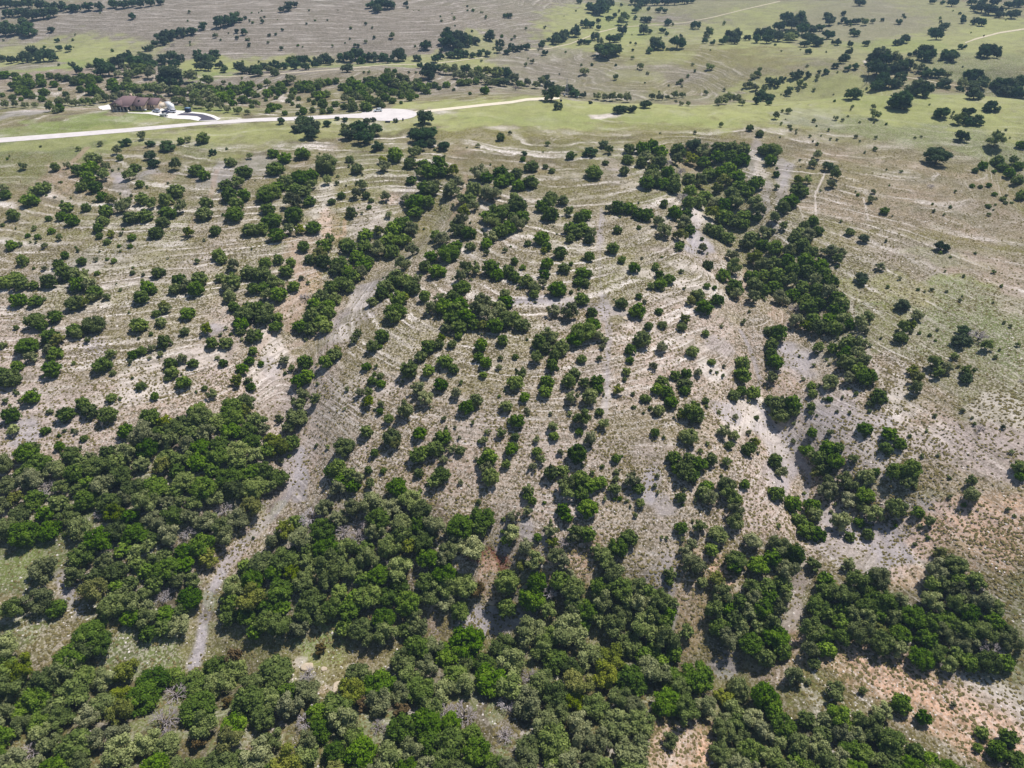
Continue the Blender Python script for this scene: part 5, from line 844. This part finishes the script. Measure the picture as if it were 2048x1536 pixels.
mesh_obj('porch_beam', [box(g0 - .3, g1 + .3, -2.55, -2.3, 2.6, 2.95), box(g0 + 1.2, g0 + 1.4, -2.5, -2.42, 2.95, 3.7), box(g1 - 1.4, g1 - 1.2, -2.5, -2.42, 2.95, 3.7), box(gm_ - .12, gm_ + .12, -2.5, -2.42, 2.95, 4.5)], M_WD, house)
for xx in (g0 + .1, gm_, g1 - .1, HL * .36, HL * .45): mesh_obj('porch_post', [box(xx - .17, xx + .17, -2.5, -2.16, -1, 2.6), box(xx - .35, xx + .35, -2.65, -2.0, -1, .9)], M_TRIM, house)
mesh_obj('porch_canopy', [box(g1 + .45, HL * .48, -2.7, -.02, 2.55, 2.75)], M_RF, house)
for (x0, x1, z0, z1) in ((HL * .05, HL * .085, .7, 2.3), (g0 + .6, g1 - .6, .1, 2.4), (HL * .31, HL * .36, .1, 2.3), (HL * .38, HL * .46, .3, 2.3)):
    wv = mesh_obj('window', [box(x0, x1, -.06, .03, z0, z1)], M_DK, house); mesh_obj('frame', [box(x0 - .1, x1 + .1, -.04, .02, z0 - .1, z0), box(x0 - .1, x1 + .1, -.04, .02, z1, z1 + .1)], M_TRIM, wv)
for (x0, x1) in ((HL * .57, HL * .63), (HL * .645, HL * .70)):
    wv = mesh_obj('window', [box(x0, x1, .54, .63, .7, 2.4)], M_GL, house); mesh_obj('frame', [box(x0 - .25, x1 + .12, .56, .62, .35, .68), box(x0 - .12, x0, .56, .62, .7, 2.5), box(x1, x1 + .12, .56, .62, .7, 2.5)], M_TRIM, wv)
for (x0, x1) in ((HL * .84, HL * .87), (HL * .89, HL * .92)): mesh_obj('window', [box(x0, x1, 3.54, 3.63, .8, 2.3)], M_GL, house)
mesh_obj('garage_door', [box(HL - .03, HL + .06, 6, 11, .05, 2.5)], M_TRIM, house)
mesh_obj('vent', [box(HL * .60, HL * .63, 3.2, 4.4, 4.2, 4.9)], M_DK, house); mesh_obj('chimney', [box(HL * .30, HL * .34, 8.4, 9.6, 5.2, 7.0)], M_ST, house)
def wheel(x, y, r=.35, w_=.24):
    V = []; F = []
    for s in (-w_ / 2, w_ / 2):
        for k in range(14): V.append((x + r * math.cos(k * math.pi / 7), y + s, r + r * math.sin(k * math.pi / 7)))
    F = [list(range(14))[::-1], list(range(14, 28))] + [[k, (k + 1) % 14, 14 + (k + 1) % 14, 14 + k] for k in range(14)]; return V, F
M_TY = simple('tyre_rubber', (26, 26, 28), .9, .2, .05); M_LT = simple('lamp_lens', (230, 230, 220), .1, .6, .02)
def prof(pr, w0, w1, zt):
    n = len(pr); V = [];
    for s in (-1, 1):
        for (x, z_) in pr: V.append((x, s * (w0 if z_ < zt else w1), z_))
    F = [list(range(n)), list(range(n, 2 * n))[::-1]] + [[k, k + n, (k + 1) % n + n, (k + 1) % n] for k in range(n)]; return V, F
def car(name, px, py, heading, rgb, label, suv=True, group='cars parked on the house drive'):
    P_ = hit(px, py); o = empty(name, (P_[0], P_[1], P_[2] + .17), heading); tag(o, label, 'car', group)
    m = simple(name + '_paint', rgb, .3, .5, .02); h = 1.72 if suv else 1.42
    body = [(-2.3, .35), (2.3, .35), (2.35, .75), (2.1, .98), (1.1, 1.05), (-2.15, 1.05), (-2.35, .8)]
    cab = [(1.15, 1.04), (.45, h - .12), (.2, h), (-1.6, h), (-2.0 if suv else -1.5, h - .1), (-2.2 if suv else -2.0, 1.04)]
    mesh_obj('body', [prof(body, .93, .88, 1.0)], m, o); mesh_obj('windows', [prof([(x * .985, z_ - .06 if z_ > 1.2 else z_) for x, z_ in cab], .86, .72, 1.2)], M_GL, o)
    mesh_obj('roof', [prof([(.42, h - .1), (.2, h), (-1.6, h), (-1.95 if suv else -1.45, h - .1)], .70, .70, 9)], m, o)
    for sx in (-1.42, 1.42):
        for sy in (-.84, .84): mesh_obj('wheel', [wheel(sx, sy)], M_TY, o, True)
    for sy in (-.62, .62): mesh_obj('headlight', [box(2.24, 2.34, sy - .17, sy + .17, .68, .84)], M_LT, o)
    return o
car('parked_car', 313.5, 224.8, yaw + math.radians(165), (206, 214, 228), 'pale silver blue car parked at the right corner of the stone house', True)
car('parked_car', 331, 226.4, yaw + math.radians(150), (44, 46, 84), 'dark blue car parked between the silver car and the white van', False)
car('parked_car', 345, 225.6, yaw + math.radians(178), (232, 232, 240), 'tall white sport utility vehicle parked in front of the white trailer', True)
car('parked_car', 329, 232.3, yaw + math.radians(176), (238, 238, 236), 'white sedan parked on the drive nearest the lawn', False)
car('parked_car', 756, 223.5, math.radians(196), (226, 234, 236), 'white car parked alone at the edge of the turning circle', True, None)
def put(name, px, py, rz, label, cat, group=None):
    P_ = hit(px, py); o = empty(name, (P_[0], P_[1], P_[2] + .14), rz); tag(o, label, cat, group); return o
t_ = put('camper_trailer', 341, 219, math.radians(-52), 'long white box trailer parked beside the right end of the house', 'trailer')
mesh_obj('body', [box(-5.0, 5.0, -1.25, 1.25, .5, 3.15)], M_SW, t_); mesh_obj('roof', [box(-5.08, 5.08, -1.3, 1.3, 3.152, 3.25)], M_SW, t_); mesh_obj('hitch', [box(5.0, 6.2, -.08, .08, .45, .6)], M_TY, t_)
for sx in (-1.2, .1):
    for sy in (-1.1, 1.1): mesh_obj('wheel', [wheel(sx, sy, .38)], M_TY, t_, True)
for sx in (-3, 1.4): mesh_obj('window', [box(sx, sx + 1.1, -1.29, -1.26, 1.6, 2.3)], M_GL, t_)
M_NV = simple('dark_blue_steel', (34, 46, 74), .5, .4, .08)
d_ = put('dumpster', 377, 224.6, yaw, 'tall dark blue steel bin standing behind the asphalt apron', 'bin')
mesh_obj('body', [box(-1.4, 1.4, -1, -.92, 0, 2.2), box(-1.4, 1.4, .92, 1, 0, 2.2), box(-1.4, -1.32, -.92, .92, 0, 2.2), box(1.32, 1.4, -.92, .92, 0, 2.2), box(-1.32, 1.32, -.92, .92, .02, .1)], M_NV, d_)
mesh_obj('lid', [box(-1.45, 1.45, -1.05, 1.05, 2.203, 2.3)], simple('pale_blue_lid', (120, 150, 180), .5, .4, .05), d_)
for xx in (-1, -.3, .4, 1.1): mesh_obj('rib', [box(xx - .05, xx + .05, -1.07, -1.003, .05, 2.1)], M_NV, d_)
k_ = put('air_conditioner', 291.5, 222.2, yaw, 'small white air conditioning unit against the right wing of the house', 'air conditioner')
mesh_obj('casing', [box(-.45, .45, -.45, .45, 0, .95)], M_SW, k_); mesh_obj('fan_grille', [wheel(0, 0, .34, .05)], M_TY, k_)
for ch in k_.children:
    if ch.name.startswith('fan'): ch.rotation_euler = (math.radians(90), 0, 0); ch.location = (0, .34, .97)
# poles and small things
M_PW = simple('weathered_pole', (70, 62, 54), .9, .1, .2, 3); M_GA = simple('galvanised_steel', (176, 180, 190), .5, .5, .05)
u_ = put('utility_pole', 1732, 168, 0, 'dark wooden utility pole standing left of the big oaks on the ridge', 'pole')
mesh_obj('pole', [tube([(0, 0, -.5), (0, 0, 5), (0, 0, 10.6)], [.2, .17, .12], 8)], M_PW, u_, True); mesh_obj('crossarm', [box(-1.1, 1.1, -.2, -.08, 9.7, 9.88)], M_PW, u_)
for xx in (-.95, -.3, .95): mesh_obj('insulator', [tube([(xx, -.14, 9.88), (xx, -.14, 10.1)], [.06, .04], 6)], M_GA, u_)
g_ = put('marker_gate', 1733, 169.5, 0, 'small white pipe gate at the foot of the dark pole', 'gate')
mesh_obj('rail', [box(-1.6, 1.6, -.04, .04, 1.5, 1.6)], M_SW, g_)
for xx in (-1.5, .9): mesh_obj('post', [box(xx - .06, xx + .06, -.06, .06, -.1, 1.5)], M_SW, g_)
l_ = put('lattice_mast', 1133, 193.5, 0, 'thin grey lattice mast standing past the end of the caliche track', 'mast'); parts = []
for (sx, sy) in ((-1, -1), (1, -1), (1, 1), (-1, 1)): parts.append(tube([(sx * 1.1, sy * 1.1, -.3), (sx * .25, sy * .25, 11)], [.06, .045], 5))
mesh_obj('leg_frame', parts, M_GA, l_); parts = []
for i in range(7):
    z0, z1 = i * 1.6, i * 1.6 + 1.5; w0 = 1.1 - .85 * z0 / 11; w1 = 1.1 - .85 * z1 / 11; cs = [(-1, -1), (1, -1), (1, 1), (-1, 1)]
    for k in range(4):
        a, b_ = cs[k], cs[(k + 1) % 4]; parts.append(tube([(a[0] * w0, a[1] * w0, z0), (b_[0] * w1, b_[1] * w1, z1)], [.03, .03], 4)); parts.append(tube([(a[0] * w1, a[1] * w1, z1), (b_[0] * w1, b_[1] * w1, z1)], [.03, .03], 4))
mesh_obj('bracing', parts, M_GA, l_)
for (px, py, sz, lab) in ((1129, 192.5, .55, 'small white cabinet at the foot of the grey lattice mast'), (1155, 196.3, .6, 'white cabinet on the grass right of the grey lattice mast')):
    c_ = put('cabinet', px, py, 0, lab, 'cabinet'); mesh_obj('case', [box(-sz, sz, -sz * .7, sz * .7, 0, 1.3)], M_SW, c_); mesh_obj('door', [box(-sz * .8, sz * .8, -sz * .7 - .03, -sz * .7 - .002, .15, 1.15)], M_GA, c_)
for (px, py, w_, h_, lab) in ((1122, 203, .6, .8, 'black box standing on the grass below the end of the caliche track'), (775.5, 245, 1.3, .5, 'low black utility box on the near edge of the turning circle'), (806, 241.5, .32, 1.0, 'short dark pedestal post right of the small oak at the turning circle')):
    c_ = put('utility_box', px, py, 0, lab, 'utility box'); mesh_obj('case', [box(-w_, w_, -.4, .4, 0, h_)], M_TY, c_); mesh_obj('lid', [box(-w_ - .05, w_ + .05, -.45, .45, h_ + .002, h_ + .08)], M_NV, c_)
def boulder(px, py, s, lab, seed, flat=.5):
    r = np.random.default_rng(seed); V, F = ico(3); f = 1 + .22 * (fbm(V[:, 0] * 2 + seed, V[:, 1] * 2 + V[:, 2], seed, 3) - .5)[:, None] * 2
    V = V * f * np.array([s, s * .75, s * flat]); V[:, 2] = np.clip(V[:, 2], -.5 * s, s * flat * .55)
    P_ = hit(px, py); o = bpy.data.objects.new('boulder', mk_mesh('boulder', V, F, [simple('limestone_ledge', (188, 172, 150), .95, .1, .15, 1.2)], False)); C.objects.link(o); o.location = P_; o.rotation_euler[2] = r.uniform(0, 3)
    tag(o, lab, 'rock')
boulder(614, 1334, 1.5, 'large flat cream limestone slab in the clearing of the bottom woodland', 3)
boulder(648, 1338, .8, 'small pale rock right of the cream slab in the bottom clearing', 4)
boulder(982, 1203, 1.4, 'pale limestone ledge below the red clay bank', 5, .35)
boulder(676, 1376, 1.7, 'pinkish flat rock ledge among the trees below the bottom clearing', 6, .35)
boulder(1250, 637, 1.1, 'light grey outcrop beside the pale straight track up the slope', 7, .4)
# ------------------------------------------------------------------ air
if HAZE:
    hm = bpy.data.materials.new('haze_air'); hm.use_nodes = True; t = hm.node_tree; t.nodes.remove(t.nodes['Principled BSDF'])
    pv = t.nodes.new('ShaderNodeVolumePrincipled'); pv.inputs['Color'].default_value = (.48, .72, 1.0, 1); pv.inputs['Density'].default_value = HAZE_D; pv.inputs['Anisotropy'].default_value = 0.1
    t.links.new(pv.outputs[0], t.nodes['Material Output'].inputs['Volume'])
    o = mesh_obj('haze', [box(-9200, 9200, -9200, 9200, float(GV[:, 2].min()) - 1.0, 112.0)], hm); tag(o, 'thin blue haze over the far hills', 'haze', None, 'stuff')
